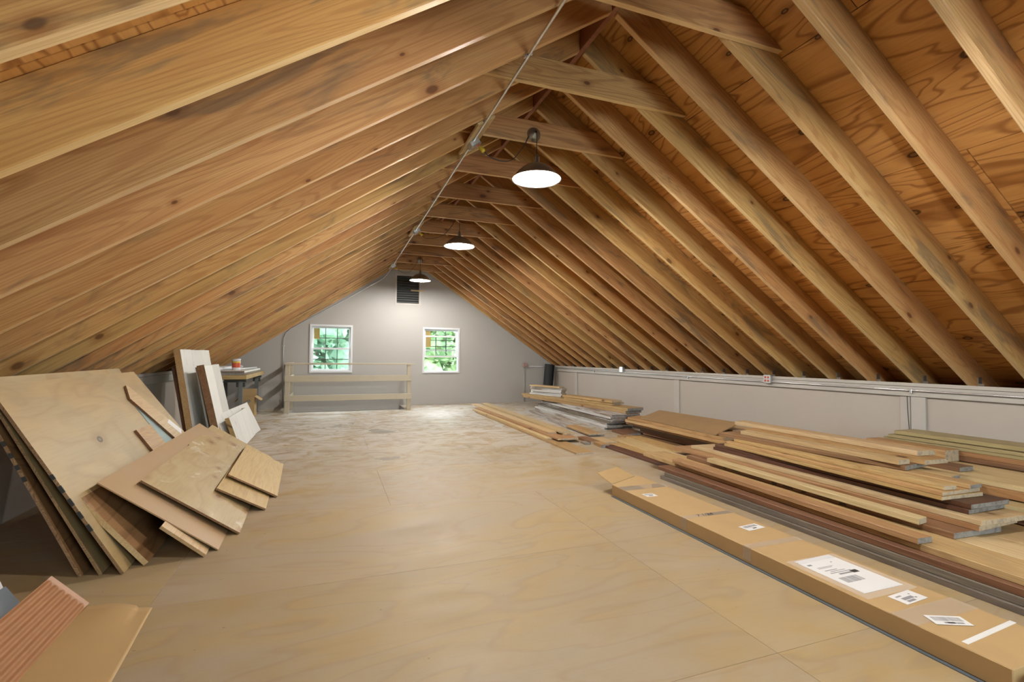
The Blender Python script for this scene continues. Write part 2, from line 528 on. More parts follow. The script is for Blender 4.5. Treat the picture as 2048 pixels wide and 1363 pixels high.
def prism(name, poly, h0, h1, axis, mat, parent=None, r=0.0):
    """polygon of 2D points extruded along axis ('x','y','z')"""
    bm = bmesh.new()

    def P(a, b_, h):
        return {'y': (a, h, b_), 'x': (h, a, b_), 'z': (a, b_, h)}[axis]
    A = [bm.verts.new(P(a, b_, h0)) for a, b_ in poly]
    B = [bm.verts.new(P(a, b_, h1)) for a, b_ in poly]
    bm.faces.new(A)
    bm.faces.new(B[::-1])
    n = len(poly)
    for i in range(n):
        bm.faces.new((A[i], A[(i + 1) % n], B[(i + 1) % n], B[i]))
    if r > 0:
        bmesh.ops.recalc_face_normals(bm, faces=bm.faces[:])
        bevel(bm, r)
    return from_bm(name, bm, mat, parent)


def lathe(name, prof, mat, parent=None, seg=32, smooth=True):
    """profile of (radius, z)"""
    bm = bmesh.new()
    rings = []
    for r, z in prof:
        if r < 1e-5:
            rings.append([bm.verts.new((0, 0, z))])
        else:
            rings.append([bm.verts.new((r * math.cos(2 * math.pi * i / seg), r * math.sin(2 * math.pi * i / seg), z)) for i in range(seg)])
    for a, b_ in zip(rings, rings[1:]):
        for i in range(seg):
            j = (i + 1) % seg
            if len(a) == 1 and len(b_) == 1:
                continue
            if len(a) == 1:
                bm.faces.new((a[0], b_[i], b_[j]))
            elif len(b_) == 1:
                bm.faces.new((a[i], b_[0], a[j]))
            else:
                bm.faces.new((a[i], b_[i], b_[j], a[j]))
    return from_bm(name, bm, mat, parent, smooth)


def tube(name, pts, r, mat, parent=None, seg=8, caps=True):
    bm = bmesh.new()
    pts = [Vector(p) for p in pts]
    rings = []
    up = Vector((0.123, 0.31, 0.94))
    for i, p in enumerate(pts):
        if i == 0:
            d = pts[1] - p
        elif i == len(pts) - 1:
            d = p - pts[i - 1]
        else:
            d = (pts[i + 1] - p).normalized() + (p - pts[i - 1]).normalized()
        d.normalize()
        a = d.cross(up)
        if a.length < 1e-3:
            a = d.cross(Vector((1, 0, 0)))
        a.normalize()
        b_ = d.cross(a)
        rings.append([bm.verts.new(p + r * (math.cos(2 * math.pi * k / seg) * a + math.sin(2 * math.pi * k / seg) * b_)) for k in range(seg)])
    for A, B in zip(rings, rings[1:]):
        for k in range(seg):
            j = (k + 1) % seg
            bm.faces.new((A[k], A[j], B[j], B[k]))
    if caps:
        bm.faces.new(rings[0][::-1])
        bm.faces.new(rings[-1])
    return from_bm(name, bm, mat, parent, True)


def smooth_path(pts, n=8):
    """Catmull-Rom through points"""
    P = [Vector(p) for p in pts]
    out = []
    for i in range(len(P) - 1):
        p0 = P[max(i - 1, 0)]
        p1, p2 = P[i], P[i + 1]
        p3 = P[min(i + 2, len(P) - 1)]
        for k in range(n):
            t_ = k / n
            out.append(0.5 * ((2 * p1) + (p2 - p0) * t_ + (2 * p0 - 5 * p1 + 4 * p2 - p3) * t_ * t_ + (3 * p1 - p0 - 3 * p2 + p3) * t_ ** 3))
    out.append(P[-1])
    return out


def empty(name, loc=(0, 0, 0), rz=0.0):
    o = bpy.data.objects.new(name, None)
    o.empty_display_size = 0.1
    o.location = loc
    o.rotation_euler = (0, 0, rz)
    col.objects.link(o)
    return o


def tag(o, label, cat, group=None, kind=None):
    o['label'] = label
    o['category'] = cat
    if group:
        o['group'] = group
    if kind:
        o['kind'] = kind
    return o


def struct(o, label=None):
    o['kind'] = 'structure'
    if label:
        o['label'] = label
    return o


# ------------------------------------------------------------------ roof
PITCH = 2.0 / 3.0
TH = math.atan(PITCH)
CT, ST = math.cos(TH), math.sin(TH)
DV = 0.286                     # vertical depth of a rafter
EAVE = 6.34
ZR = lambda x: RZ - PITCH * abs(x - RX)     # underside of rafters
SP, Y0 = 0.477, 1.49


def slope_board_mesh(name, x0, x1, zoff0, zoff1, thick, mat, r=0.004):
    """piece lying along the right-hand slope between plan x0..x1 with plumb cut ends, thickness along +Y;
    local X runs down the slope, origin at the ridge underside"""
    bm = bmesh.new()
    pts = []
    for x, zo in ((x0, zoff0), (x1, zoff0), (x1, zoff1), (x0, zoff1)):
        dx, dz = x - RX, -PITCH * (x - RX) + zo
        pts.append((dx * CT - dz * ST, dx * ST + dz * CT))
    A = [bm.verts.new((a, 0, b_)) for a, b_ in pts]
    B = [bm.verts.new((a, thick, b_)) for a, b_ in pts]
    bm.faces.new(A)
    bm.faces.new(B[::-1])
    for i in range(4):
        bm.faces.new((A[i], A[(i + 1) % 4], B[(i + 1) % 4], B[i]))
    bmesh.ops.recalc_face_normals(bm, faces=bm.faces[:])
    if r:
        bevel(bm, r)
        bmesh.ops.recalc_face_normals(bm, faces=bm.faces[:])
    for f in bm.faces:      # paler wood on the lower edge
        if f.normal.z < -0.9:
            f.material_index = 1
    me = bpy.data.meshes.new(name)
    bm.to_mesh(me)
    bm.free()
    me.materials.append(mat)
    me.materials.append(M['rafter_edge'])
    return me


ROT_R = Matrix.Rotation(TH, 4, 'Y')
ROT_L = Matrix.Rotation(math.pi, 4, 'Z') @ Matrix.Rotation(TH, 4, 'Y')

# outer roof deck (carries everything)
bm = bmesh.new()
zo = DV + 0.05
prof = [(RX, RZ + zo), (6.55, ZR(6.55) + zo), (6.55, ZR(6.55) + zo + 0.12), (RX, RZ + zo + 0.12), (3.67 - 6.55, ZR(6.55) + zo + 0.12), (3.67 - 6.55, ZR(6.55) + zo)]
A = [bm.verts.new((a, YR - 0.3, b_)) for a, b_ in prof]
B = [bm.verts.new((a, YB + 0.4, b_)) for a, b_ in prof]
for q in ((0, 1, 2, 3), (0, 3, 4, 5)):
    bm.faces.new([A[i] for i in q])
    bm.faces.new([B[i] for i in reversed(q)])
for i in range(6):
    bm.faces.new((A[i], A[(i + 1) % 6], B[(i + 1) % 6], B[i]))
ceiling = struct(from_bm('ceiling', bm, M['roofdeck']), 'open pitched roof of exposed fir rafters under plywood sheathing')

rafter_me = slope_board_mesh('rafter', RX + 0.021, EAVE, 0.0, DV, 0.05, M['rafter'], 0.005)
for n in range(-2, 24):
    y = Y0 + SP * n
    for side in (1, -1):
        o = link(bpy.data.objects.new('rafter', rafter_me), ceiling)
        if side > 0:
            o.matrix_world = Matrix.Translation((RX, y, RZ)) @ ROT_R
        else:
            o.matrix_world = Matrix.Translation((RX, y + 0.05, RZ)) @ ROT_L
# ridge board
box('ridge_board', (RX - 0.02, YR, RZ - 0.005), (RX + 0.02, YB, RZ + 0.30), M['ridge'], ceiling, 0.003)
# collar ties
tz0, tz1 = 3.315, 3.525
tb = (tz0 - (RZ - PITCH * RX) - DV) / PITCH
tt = (tz1 - (RZ - PITCH * RX) - DV) / PITCH
bm = bmesh.new()
poly = [(tb - RX + 0.01, tz0), (RX - tb - 0.01, tz0), (RX - tt - 0.01, tz1), (tt - RX + 0.01, tz1)]
A = [bm.verts.new((a, 0, b_ - tz0)) for a, b_ in poly]
B = [bm.verts.new((a, 0.044, b_ - tz0)) for a, b_ in poly]
bm.faces.new(A)
bm.faces.new(B[::-1])
for i in range(4):
    bm.faces.new((A[i], A[(i + 1) % 4], B[(i + 1) % 4], B[i]))
bmesh.ops.recalc_face_normals(bm, faces=bm.faces[:])
bevel(bm, 0.003)
bmesh.ops.recalc_face_normals(bm, faces=bm.faces[:])
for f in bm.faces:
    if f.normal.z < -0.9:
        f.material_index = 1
tie_me = bpy.data.meshes.new('collar_tie')
bm.to_mesh(tie_me)
bm.free()
tie_me.materials.append(M['tie'])
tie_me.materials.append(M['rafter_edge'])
for n in range(0, 24, 2):
    o = link(bpy.data.objects.new('collar_tie', tie_me), ceiling)
    o.location = (RX, Y0 + SP * n - 0.046, tz0)
# sheathing sheets, long side along the room
SW, SL = 1.22, 2.44
slope_len = (EAVE + 0.1 - RX) / CT + 0.02


def sheet_mesh(w_, l_):
    bm = bmesh.new()
    add_box(bm, (0.003, 0.003, 0), (l_ - 0.003, w_ - 0.003, 0.015))
    me = bpy.data.meshes.new('sheathing_panel')
    bm.to_mesh(me)
    bm.free()
    me.materials.append(M['sheath'])
    return me


rows = []
s = 0.0
while s < slope_len - 0.02:
    wd = min(SW, slope_len - s)
    rows.append((s, wd))
    s += wd
sheets = {}
for ri, (s0, wd) in enumerate(rows):
    ys = []
    yy = YR
    first = SL - (1.22 if ri % 2 else 0.35)
    while yy < YB - 0.01:
        l_ = min(first if yy == YR else SL, YB - yy)
        ys.append((yy, l_))
        yy += l_
    for (ya, l_) in ys:
        if ya + l_ < -0.5:
            continue
        key = (round(wd, 3), round(l_, 3))
        if key not in sheets:
            sheets[key] = sheet_mesh(*key)
        for side in (1, -1):
            o = link(bpy.data.objects.new('sheathing_panel', sheets[key]), ceiling)
            # local X -> +Y of the room, local Y -> along slope, local Z -> up out of the roof
            perp = DV * CT + 0.001
            if side > 0:
                sl = Vector((CT, 0, -ST))
                nn = Vector((ST, 0, CT))
                ex = Vector((0, 1, 0))
                org = Vector((RX, ya, RZ)) + nn * perp + sl * (s0 - 0.155)
                ey = sl
                ez = ex.cross(ey)
                if ez.dot(nn) < 0:
                    ex = -ex
                    org = org + Vector((0, l_, 0))
            else:
                sl = Vector((-CT, 0, -ST))
                nn = Vector((-ST, 0, CT))
                ex = Vector((0, 1, 0))
                org = Vector((RX, ya, RZ)) + nn * perp + sl * (s0 - 0.155)
                ey = sl
                if ex.cross(ey).dot(nn) < 0:
                    ex = -ex
                    org = org + Vector((0, l_, 0))
            ez = ex.cross(ey)
            o.matrix_world = Matrix(((ex.x, ey.x, ez.x, org.x), (ex.y, ey.y, ez.y, org.y), (ex.z, ey.z, ez.z, org.z), (0, 0, 0, 1)))
# metal connectors where rafters meet the right-hand plate
bm = bmesh.new()
add_box(bm, (0, 0, 0), (0.055, 0.003, 0.11))
add_box(bm, (0, -0.045, 0), (0.003, 0.0, 0.05))
br_me = bpy.data.meshes.new('rafter_bracket')
bm.to_mesh(br_me)
bm.free()
br_me.materials.append(M['galv'])
for n in range(1, 23):
    o = link(bpy.data.objects.new('rafter_bracket', br_me), ceiling)
    o.location = (XR + 0.085, Y0 + SP * n - 0.004, 0.965)

# ------------------------------------------------------------------ gable walls
def gable(name, y0, y1, holes, mat):
    """wall of boxes between plan x breaks, topped by the roof line; holes = (x0,x1,z0,z1)"""
    xa, xb = 3.67 - 6.45, 6.45
    xs = sorted(set([xa, xb, RX] + [h[0] for h in holes] + [h[1] for h in holes]))
    bm = bmesh.new()

    def top(x):
        return ZR(x) + DV + 0.03

    def piece(p):
        A = [bm.verts.new((a, y0, b_)) for a, b_ in p]
        B = [bm.verts.new((a, y1, b_)) for a, b_ in p]
        bm.faces.new(A)
        bm.faces.new(B[::-1])
        for i in range(len(p)):
            bm.faces.new((A[i], A[(i + 1) % len(p)], B[(i + 1) % len(p)], B[i]))
    for a, b_ in zip(xs, xs[1:]):
        cuts = sorted([(h[2], h[3]) for h in holes if h[0] <= a + 1e-6 and h[1] >= b_ - 1e-6])
        z = -1.3
        for c0, c1 in cuts:
            piece([(a, z), (b_, z), (b_, c0), (a, c0)])
            z = c1
        piece([(a, z), (b_, z), (b_, top(b_)), (a, top(a))])
    return from_bm(name, bm, mat)


WIN = [(-0.48, 0.49, 0.82, 1.975), (2.20, 3.17, 0.80, 1.975)]
VENT = (1.51, 2.11, 2.55, 3.29)
wall_back = struct(gable('wall_back', YB, YB + 0.15, WIN + [VENT], M['wall']), 'pinkish beige painted gable wall with two windows')
wall_front = struct(gable('wall_front', YR - 0.15, YR, [(a, b_, 0.8, 2.3) for a, b_ in REAR_WIN], M['wall']), 'painted gable wall at the near end')
# painted board joint lines low on the far wall (proud trim strip behind the railing) and a horizontal joint high up
box('trim_strip', (-0.75, YB - 0.012, -0.10), (1.35, YB, -0.075), M['trimp'], wall_back)


def window(name, x0, x1, z0, z1, y, inward, lower_up=0.0, sticker=True, label=None):
    """double hung sash window; inward=-1 when the room lies towards -Y"""
    s_ = inward

    def bx(n, a, b_, c, d, e, f, mat, par, r=0.0):
        lo = (a, min(y + s_ * e, y + s_ * f), c)
        hi = (b_, max(y + s_ * e, y + s_ * f), d)
        return box(n, lo, hi, mat, par, r)
    fr = bmesh.new()
    fw = 0.045
    for (a, b_, c, d) in ((x0, x0 + fw, z0, z1), (x1 - fw, x1, z0, z1), (x0 + fw, x1 - fw, z0, z0 + fw), (x0 + fw, x1 - fw, z1 - fw, z1)):
        add_box(fr, (a, min(y + s_ * 0.025, y - s_ * 0.10), c), (b_, max(y + s_ * 0.025, y - s_ * 0.10), d))
    root = struct(from_bm(name, fr, M['white']), label)
    zi0, zi1 = z0 + fw, z1 - fw
    h = (zi1 - zi0) / 2 + 0.02
    for k, (za, off) in enumerate(((zi1 - h, -0.065), (zi0 + lower_up, -0.02))):
        sb = bmesh.new()
        sw = 0.042
        a, b_, c, d = x0 + fw, x1 - fw, za, za + h
        for (p, q, u, v) in ((a, a + sw, c, d), (b_ - sw, b_, c, d), (a + sw, b_ - sw, c, c + sw), (a + sw, b_ - sw, d - sw, d)):
            add_box(sb, (p, min(y + s_ * off, y + s_ * (off - 0.03)), u), (q, max(y + s_ * off, y + s_ * (off - 0.03)), v))
        sash = from_bm('sash', sb, M['white'], root)
        ym = y + s_ * (off - 0.015)
        box('pane', (a + sw, ym - 0.002, c + sw), (b_ - sw, ym + 0.002, d - sw), M['glass'], sash)
        gx, gz = (b_ - a - 2 * sw), (d - c - 2 * sw)
        for i in (1, 2):
            xx = a + sw + gx * i / 3
            box('muntin', (xx - 0.009, ym - 0.006, c + sw), (xx + 0.009, ym + 0.006, d - sw), M['grille'], sash)
        zz = c + sw + gz / 2
        box('muntin', (a + sw, ym - 0.0055, zz - 0.009), (b_ - sw, ym + 0.0055, zz + 0.009), M['grille'], sash)
        if k == 1:
            for i in (0.28, 0.72):
                box('sash_lock', (a + (b_ - a) * i - 0.03, ym + s_ * 0.005 - 0.012, d), (a + (b_ - a) * i + 0.03, ym + s_ * 0.005 + 0.012, d + 0.014), M['white'], sash, 0.003)
        if sticker and (k == 0 or lower_up > 0):
            yy = ym + s_ * 0.006
            box('sticker', (a + sw + 0.005, yy - 0.0006, d - sw - 0.26), (a + sw + 0.13, yy + 0.0006, d - sw - 0.005), M['amber'], sash)
    return root


window('window_1', *WIN[0], YB, -1, 0.0, label='white double-hung window above the low wooden railing')
window('window_2', *WIN[1], YB, -1, 0.36, label='white double-hung window with its lower sash raised')
for i, (a, b_) in enumerate(REAR_WIN):
    window('window_%d' % (i + 3), a, b_, 0.8, 2.3, YR, 1, 0.0, False, 'white window in the near gable wall')

# louvered vent
vent = tag(empty('gable_vent', ((VENT[0] + VENT[1]) / 2, YB, VENT[2])), 'dark grey louvered vent high on the far gable wall', 'vent')
vx, vw, vh = 0.0, VENT[1] - VENT[0], VENT[3] - VENT[2]
vb = bmesh.new()
for (a, b_, c, d) in ((-vw / 2 - 0.025, -vw / 2 + 0.02, -0.02, vh + 0.02), (vw / 2 - 0.02, vw / 2 + 0.025, -0.02, vh + 0.02), (-vw / 2 + 0.02, vw / 2 - 0.02, -0.02, 0.02), (-vw / 2 + 0.02, vw / 2 - 0.02, vh - 0.02, vh + 0.02)):
    add_box(vb, (a, -0.018, c), (b_, 0.03, d))
from_bm('frame', vb, M['trimp'], vent)
box('backing', (-vw / 2 + 0.002, 0.12, 0.002), (vw / 2 - 0.002, 0.13, vh - 0.002), M['dark'], vent)
sl_me = None
for i in range(12):
    z = 0.05 + i * (vh - 0.1) / 11.0
    o = box('slat', (-vw / 2 + 0.02, -0.03, -0.003), (vw / 2 - 0.02, 0.03, 0.003), M['ventgrey'], vent) if sl_me is None else link(bpy.data.objects.new('slat', sl_me), vent)
    sl_me = o.data
    o.location = (0, 0.03, z)
    o.rotation_euler = (math.radians(40), 0, 0)
tag(box('wood_batten', (1.88, YB - 0.045, 2.885), (2.21, YB - 0.026, 2.915), M['pine'], None, 0.002), 'short pale stick nailed across the louvered vent', 'stick')

# ------------------------------------------------------------------ side knee walls
def knee_wall(side):
    nm = 'wall_right' if side > 0 else 'wall_left'
    X = lambda d: (XR + d) if side > 0 else (XL - d)   # d grows away from the room

    def bx(n, d0, d1, y0, y1, z0, z1, mat, par, r=0.0):
        a, b_ = sorted((X(d0), X(d1)))
        return box(n, (a, y0, z0), (b_, y1, z1), mat, par, r)
    root = bx(nm, 0.03, 0.07, YR, YB, -0.3, 0.93, M['kneewall'], None)
    struct(root, 'low painted knee wall under the right eave' if side > 0 else 'low painted knee wall under the left eave')
    bx('outer_board', 0.48, 0.55, YR, YB, -0.3, 1.10, M['roofdeck'], root)
    bx('eave_floor', 0.07, 0.48, YR, YB, 0.0, 0.04, M['roofdeck'], root)
    bx('top_plate', -0.012, 0.03, YR, YB, 0.957, 0.995, M['trimp'], root, 0.003)
    bx('ledger_board', -0.006, 0.03, YR, YB, 0.85, 0.954, M['trimp'], root, 0.003)
    for yb in (-0.45, 3.33, 7.22, 11.1):
        bx('batten', 0.004, 0.03, yb, yb + 0.14, 0.0, 0.848, M['trimp'], root, 0.002)
        if yb == 3.33 and side > 0:
            bx('batten', 0.012, 0.03, yb + 0.15, yb + 0.25, 0.0, 0.848, M['trimp'], root, 0.002)
    return root


wall_right = knee_wall(1)
wall_left = knee_wall(-1)

# ------------------------------------------------------------------ floor with a stair opening
HX0, HX1, HY0 = -0.80, 1.66, 11.53
bm = bmesh.new()
add_box(bm, (-2.9, YR, -0.25), (6.5, HY0, -0.018))
add_box(bm, (-2.9, HY0, -0.25), (HX0, YB, -0.018))
add_box(bm, (HX1, HY0, -0.25), (6.5, YB, -0.018))
floor = struct(from_bm('floor', bm, M['roofdeck']), 'plywood sheet floor of the attic')


def floor_sheet(x0, x1, y0, y1):
    cx_, cy_ = (x0 + x1) / 2, (y0 + y1) / 2
    bm = bmesh.new()
    g_ = 0.0007
    add_box(bm, (x0 + g_ - cx_, y0 + g_ - cy_, -0.018), (x1 - g_ - cx_, y1 - g_ - cy_, 0.0))
    bevel(bm, 0.0008)
    o = from_bm('floor_panel', bm, M['floor'], floor)
    o.location = (cx_, cy_, 0)


ry = 2.9 - 4 * 1.31
k = -4
while ry < YB - 0.05:
    y0, y1 = max(ry, YR), min(ry + 1.31, YB)
    ph = 0.0 if k in (-1, 0) else (1.31 if k % 2 else 0.0)
    x = -0.82 - 2.62 * 2 + ph
    while x < XR + 0.05:
        x0, x1 = max(x, XL - 0.05), min(x + 2.62, XR + 0.05)
        if x1 > x0 + 0.02 and y1 > y0:
            if y1 > HY0 + 0.01:
                if y0 < HY0 - 0.05:
                    floor_sheet(x0, x1, y0, HY0)
                    ya = HY0
                else:
                    ya = y0
                if x0 < HX0:
                    floor_sheet(x0, min(x1, HX0), ya, y1)
                if x1 > HX1:
                    floor_sheet(max(x0, HX1), x1, ya, y1)
            else:
                floor_sheet(x0, x1, y0, y1)
        x += 2.62
    ry += 1.31
    k += 1
# stairwell lining inside the opening
bm = bmesh.new()
add_box(bm, (HX0, HY0, -1.30), (HX1, YB, -1.22))
add_box(bm, (HX0, HY0 + 0.001, -1.22), (HX1, HY0 + 0.02, -0.002))
add_box(bm, (HX0, HY0 + 0.02, -1.22), (HX0 + 0.02, YB, -0.002))
add_box(bm, (HX1 - 0.02, HY0 + 0.02, -1.22), (HX1, YB, -0.002))
struct(from_bm('wall_stairwell', bm, M['wall']), 'painted lining of the stair opening')

# ------------------------------------------------------------------ pendant lamps on conduit
def lean_z(x):
    return ZR(x)


def junction_box(loc, parent_label, rz=0.0, red=True, name='junction_box', tilt=None):
    r_ = empty(name, loc)
    b_ = box('body', (-0.052, -0.052, -0.05), (0.052, 0.052, 0.0), M['galv'], r_, 0.004)
    box('cover', (-0.054, -0.054, -0.054), (0.054, 0.054, -0.05), M['galv'], r_, 0.003)
    for (sx, sy) in ((-0.04, -0.04), (0.04, 0.04)):
        o = lathe('screw', [(0, -0.058), (0.006, -0.057), (0.006, -0.053)], M['conduit'], r_, 10)
        o.location = (sx, sy, 0)
    if tilt:
        r_.rotation_euler = tilt
    return r_


def pendant(yl, xl, zrim, canopy_y, canopy_dir, box_xyz, labels):
    """lamp hanging from a collar tie; canopy_dir -1: on the near face of the tie"""
    lab, lab_box = labels
    r_ = tag(empty('pendant_lamp', (xl, canopy_y, 3.39)), lab, 'lamp', 'pendant lamps along the ridge')
    # canopy
    o = lathe('canopy', [(0.0, 0.052), (0.014, 0.05), (0.018, 0.046), (0.045, 0.036), (0.062, 0.02), (0.07, 0.0)], M['nickel'], r_, 32)
    o.rotation_euler = (math.pi / 2 if canopy_dir < 0 else -math.pi / 2, 0, 0)
    dy_ = yl - canopy_y
    top = 3.39
    dz = zrim - top
    tube('drop_cord', smooth_path([(0, canopy_dir * 0.05, 0), (0, dy_ * 0.8, 0.012), (0, dy_, -0.03), (0, dy_, dz * 0.4), (0, dy_, dz + 0.23)], 6), 0.0038, M['cord'], r_)
    soc = lathe('socket', [(0.0, 0.245), (0.010, 0.242), (0.013, 0.225), (0.022, 0.22), (0.022, 0.165), (0.032, 0.158), (0.032, 0.125)], M['nickel'], r_, 24)
    soc.location = (0, dy_, dz)
    for i in range(4):
        a = math.pi / 4 + i * math.pi / 2
        o = box('fin', (-0.0025, 0.021, 0.168), (0.0025, 0.028, 0.216), M['conduit'], soc)
        o.rotation_euler = (0, 0, a)
    prof_o = [(0.030, 0.150), (0.06, 0.146), (0.10, 0.131), (0.14, 0.105), (0.18, 0.068), (0.208, 0.034), (0.224, 0.010), (0.235, 0.0)]
    sh = lathe('shade', prof_o, M['nickel'], r_, 48)
    sh.location = (0, dy_, dz)
    inn = lathe('shade_lining', [(a - 0.003, b_ - 0.003) for a, b_ in prof_o[:-1]] + [(0.2355, -0.002), (0.235, 0.0)], M['shade_in'], sh, 48)
    bl = lathe('bulb', [(0.014, 0.13), (0.016, 0.085), (0.034, 0.06), (0.046, 0.036), (0.047, 0.018), (0.037, -0.004), (0.02, -0.015), (0.0, -0.018)], M['bulb'], r_, 24)
    bl.location = (0, dy_, dz)
    # plug and swag cord
    bxv = Vector(box_xyz)
    pl = bxv + Vector((0.10, -0.035, -0.085)) - Vector((xl, canopy_y, 3.39))
    d_ = Vector((0.75, -0.1, -0.65)).normalized()
    po = lathe('plug', [(0.0, 0.0), (0.017, 0.0), (0.017, 0.03), (0.021, 0.034), (0.021, 0.052), (0.014, 0.058), (0.0, 0.06)], M['yellow'], r_, 16)
    po.location = pl - d_ * 0.05
    po.rotation_euler = d_.to_track_quat('Z', 'Y').to_euler()
    p0 = pl + d_ * 0.008
    tgt = Vector((-0.055, canopy_dir * 0.012, -0.03))
    mid = (p0 + tgt) / 2
    tube('swag_cord', smooth_path([p0, p0 + d_ * 0.06, p0.lerp(tgt, 0.35) + Vector((0, 0, -0.14)), p0.lerp(tgt, 0.62) + Vector((0, 0, -0.17)), p0.lerp(tgt, 0.86) + Vector((0, 0, -0.09)), tgt], 6), 0.0042, M['cord'], r_)
    jb = tag(junction_box(box_xyz, ''), lab_box, 'junction box', 'junction boxes on the ridge conduit')
    jb.rotation_euler = (0, -TH, 0)
    o = lathe('red_socket', [(0, -0.0565), (0.02, -0.0565), (0.02, -0.053)], M['red'], jb, 20)
    o.location = (0.03, -0.015, 0)
    return r_


def cond_x(y):
    return 1.17 + (1.29 - 1.17) * (y - 1.8) / 9.6


def cond(y, off=0.032):
    x = cond_x(y)
    return Vector((x, y, ZR(x) - off))


for (yb_, lab) in ((4.26, 'pale wood block behind the junction box of the nearest lamp'), (7.90, 'pale wood block behind the junction box of the middle lamp'), (11.38, 'pale wood block behind the junction box of the farthest lamp')):
    c = cond(yb_, 0.0)
    o = box('mounting_block', (-0.09, -0.33, -0.020), (0.09, 0.33, 0.0), M['pine'], None, 0.002)
    o.location = c + Vector((0.0, 0, -0.001))
    o.rotation_euler = (0, -TH, 0)
    tag(o, lab, 'wood block', 'mounting blocks under the rafters')
LAMPS = [
    (4.24, 1.80, 2.925, Y0 + SP * 6 - 0.046, -1, 4.36, ('pendant lamp nearest the camera with a nickel shade and lit bulb', 'steel junction box with yellow plug feeding the nearest lamp')),
    (7.34, 1.82, 2.925, Y0 + SP * 12, 1, 7.90, ('middle pendant lamp of the row with a lit bulb', 'steel junction box feeding the middle lamp')),
    (10.90, 1.835, 2.915, Y0 + SP * 20 - 0.046, -1, 11.40, ('farthest pendant lamp, in front of the louvered vent', 'steel junction box feeding the farthest lamp')),
    (0.93, 1.80, 2.925, Y0 + SP * 0 - 0.046, -1, 1.0, ('pendant lamp overhead beside the camera', 'steel junction box overhead beside the camera')),
]
for (yl, xl, zr_, cy_, cd, yb_, labs) in LAMPS:
    bp = cond(yb_, 0.022)
    if cd > 0:
        yl = cy_ + 0.075
    else:
        yl = cy_ - 0.075
    pendant(yl, xl, zr_, cy_, cd, bp, labs)

# conduit along the ridge, then down the far gable wall
cd_root = tag(empty('steel_conduit', (1.2, 4.0, 3.2)), 'steel conduit pipe running under the rafters beside the ridge', 'conduit')
inv = Vector((-1.2, -4.0, -3.2))
run = [cond(-2.3), cond(2.0), cond(5.0), cond(8.0), cond(11.5)]
tail = [(1.29, 11.75, 3.285), (1.25, 12.15, 3.22), (1.19, 12.43, 3.16), (1.10, 12.535, 3.10), (0.90, 12.54, 2.975), (0.41, 12.54, 2.655), (-0.70, 12.54, 1.975), (-0.90, 12.54, 1.85), (-0.99, 12.54, 1.76), (-1.035, 12.54, 1.62), (-1.04, 12.54, 1.3), (-1.03, 12.54, 0.02)]
tube('pipe', [p + inv for p in run] + [Vector(p) + inv for p in tail], 0.0105, M['conduit'], cd_root, 10)
for y in (2.93, 6.25, 9.6):
    c = cond(y) + inv
    o = box('strap', (-0.035, -0.012, -0.002), (0.035, 0.012, 0.012), M['galv'], cd_root, 0.002)
    o.location = c
    o.rotation_euler = (0, -TH, 0)
    o2 = lathe('strap_screw', [(0, -0.006), (0.007, -0.005), (0.007, 0.002)], M['conduit'], o, 8)
    o2.location = (0.026, 0, 0)
for (x, z) in ((0.90, 2.975), (-1.036, 1.45)):
    o = box('strap', (-0.03, -0.012, -0.01), (0.03, 0.018, 0.01), M['galv'], cd_root, 0.002)
    o.location = Vector((x, 12.54, z)) + inv

# conduit and outlets on the right knee wall
cr = tag(empty('wall_conduit', (XR - 0.02, 6.0, 0.915)), 'steel conduit along the top of the right knee wall', 'conduit')
tube('pipe', [(0, -8.0, 0.0), (0, -0.2, 0.0), (0, 6.0, 0.02), (-0.01, 6.38, 0.03), (-0.06, 6.53, 0.04), (-0.12, 6.545, 0.045), (-0.80, 6.545, 0.06)], 0.0105, M['conduit'], cr, 10)
tube('drop_pipe', [(-0.84, 6.545, 0.03), (-0.84, 6.545, -0.905)], 0.009, M['conduit'], cr, 8)
for y in (-2.55, 0.95, 4.2):
    box('strap', (-0.014, y - 0.012, -0.03), (0.008, y + 0.012, 0.016), M['galv'], cr, 0.002)


def outlet(loc, normal, n, lab):
    r_ = tag(empty('outlet_box', loc), lab, 'outlet')
    box('body', (-0.055, -0.055, -0.055), (0.0, 0.055, 0.055), M['galv'], r_, 0.004)
    box('cover_plate', (-0.060, -0.057, -0.057), (-0.055, 0.057, 0.057), M['galv'], r_, 0.002)
    if n:
        for dy_ in (-0.024, 0.024):
            for dz_ in (-0.024, 0.024):
                o = lathe('socket', [(0, 0.003), (0.015, 0.003), (0.017, 0.0)], M['red'], r_, 18)
                o.location = (-0.060, dy_, dz_)
                o.rotation_euler = (0, -math.pi / 2, 0)
    if normal == 'y':
        r_.rotation_euler = (0, 0, math.pi / 2)
    return r_


outlet((XR - 0.007, 5.265, 0.955), 'x', True, 'outlet box with four red sockets on the right knee wall')
outlet((XR - 0.007, 8.99, 0.985), 'x', False, 'plain steel junction box on the right knee wall near the far corner')
outlet((5.01, YB, 1.01), 'y', True, 'outlet box with red sockets on the far gable wall')
tag(tube('hanging_wire', smooth_path([(XR - 0.003, 3.50, 0.85), (XR - 0.006, 3.495, 0.7), (XR - 0.004, 3.485, 0.5), (XR - 0.006, 3.48, 0.3)], 4), 0.0035, M['cord']), 'thin black wire hanging down the knee wall batten', 'wire')

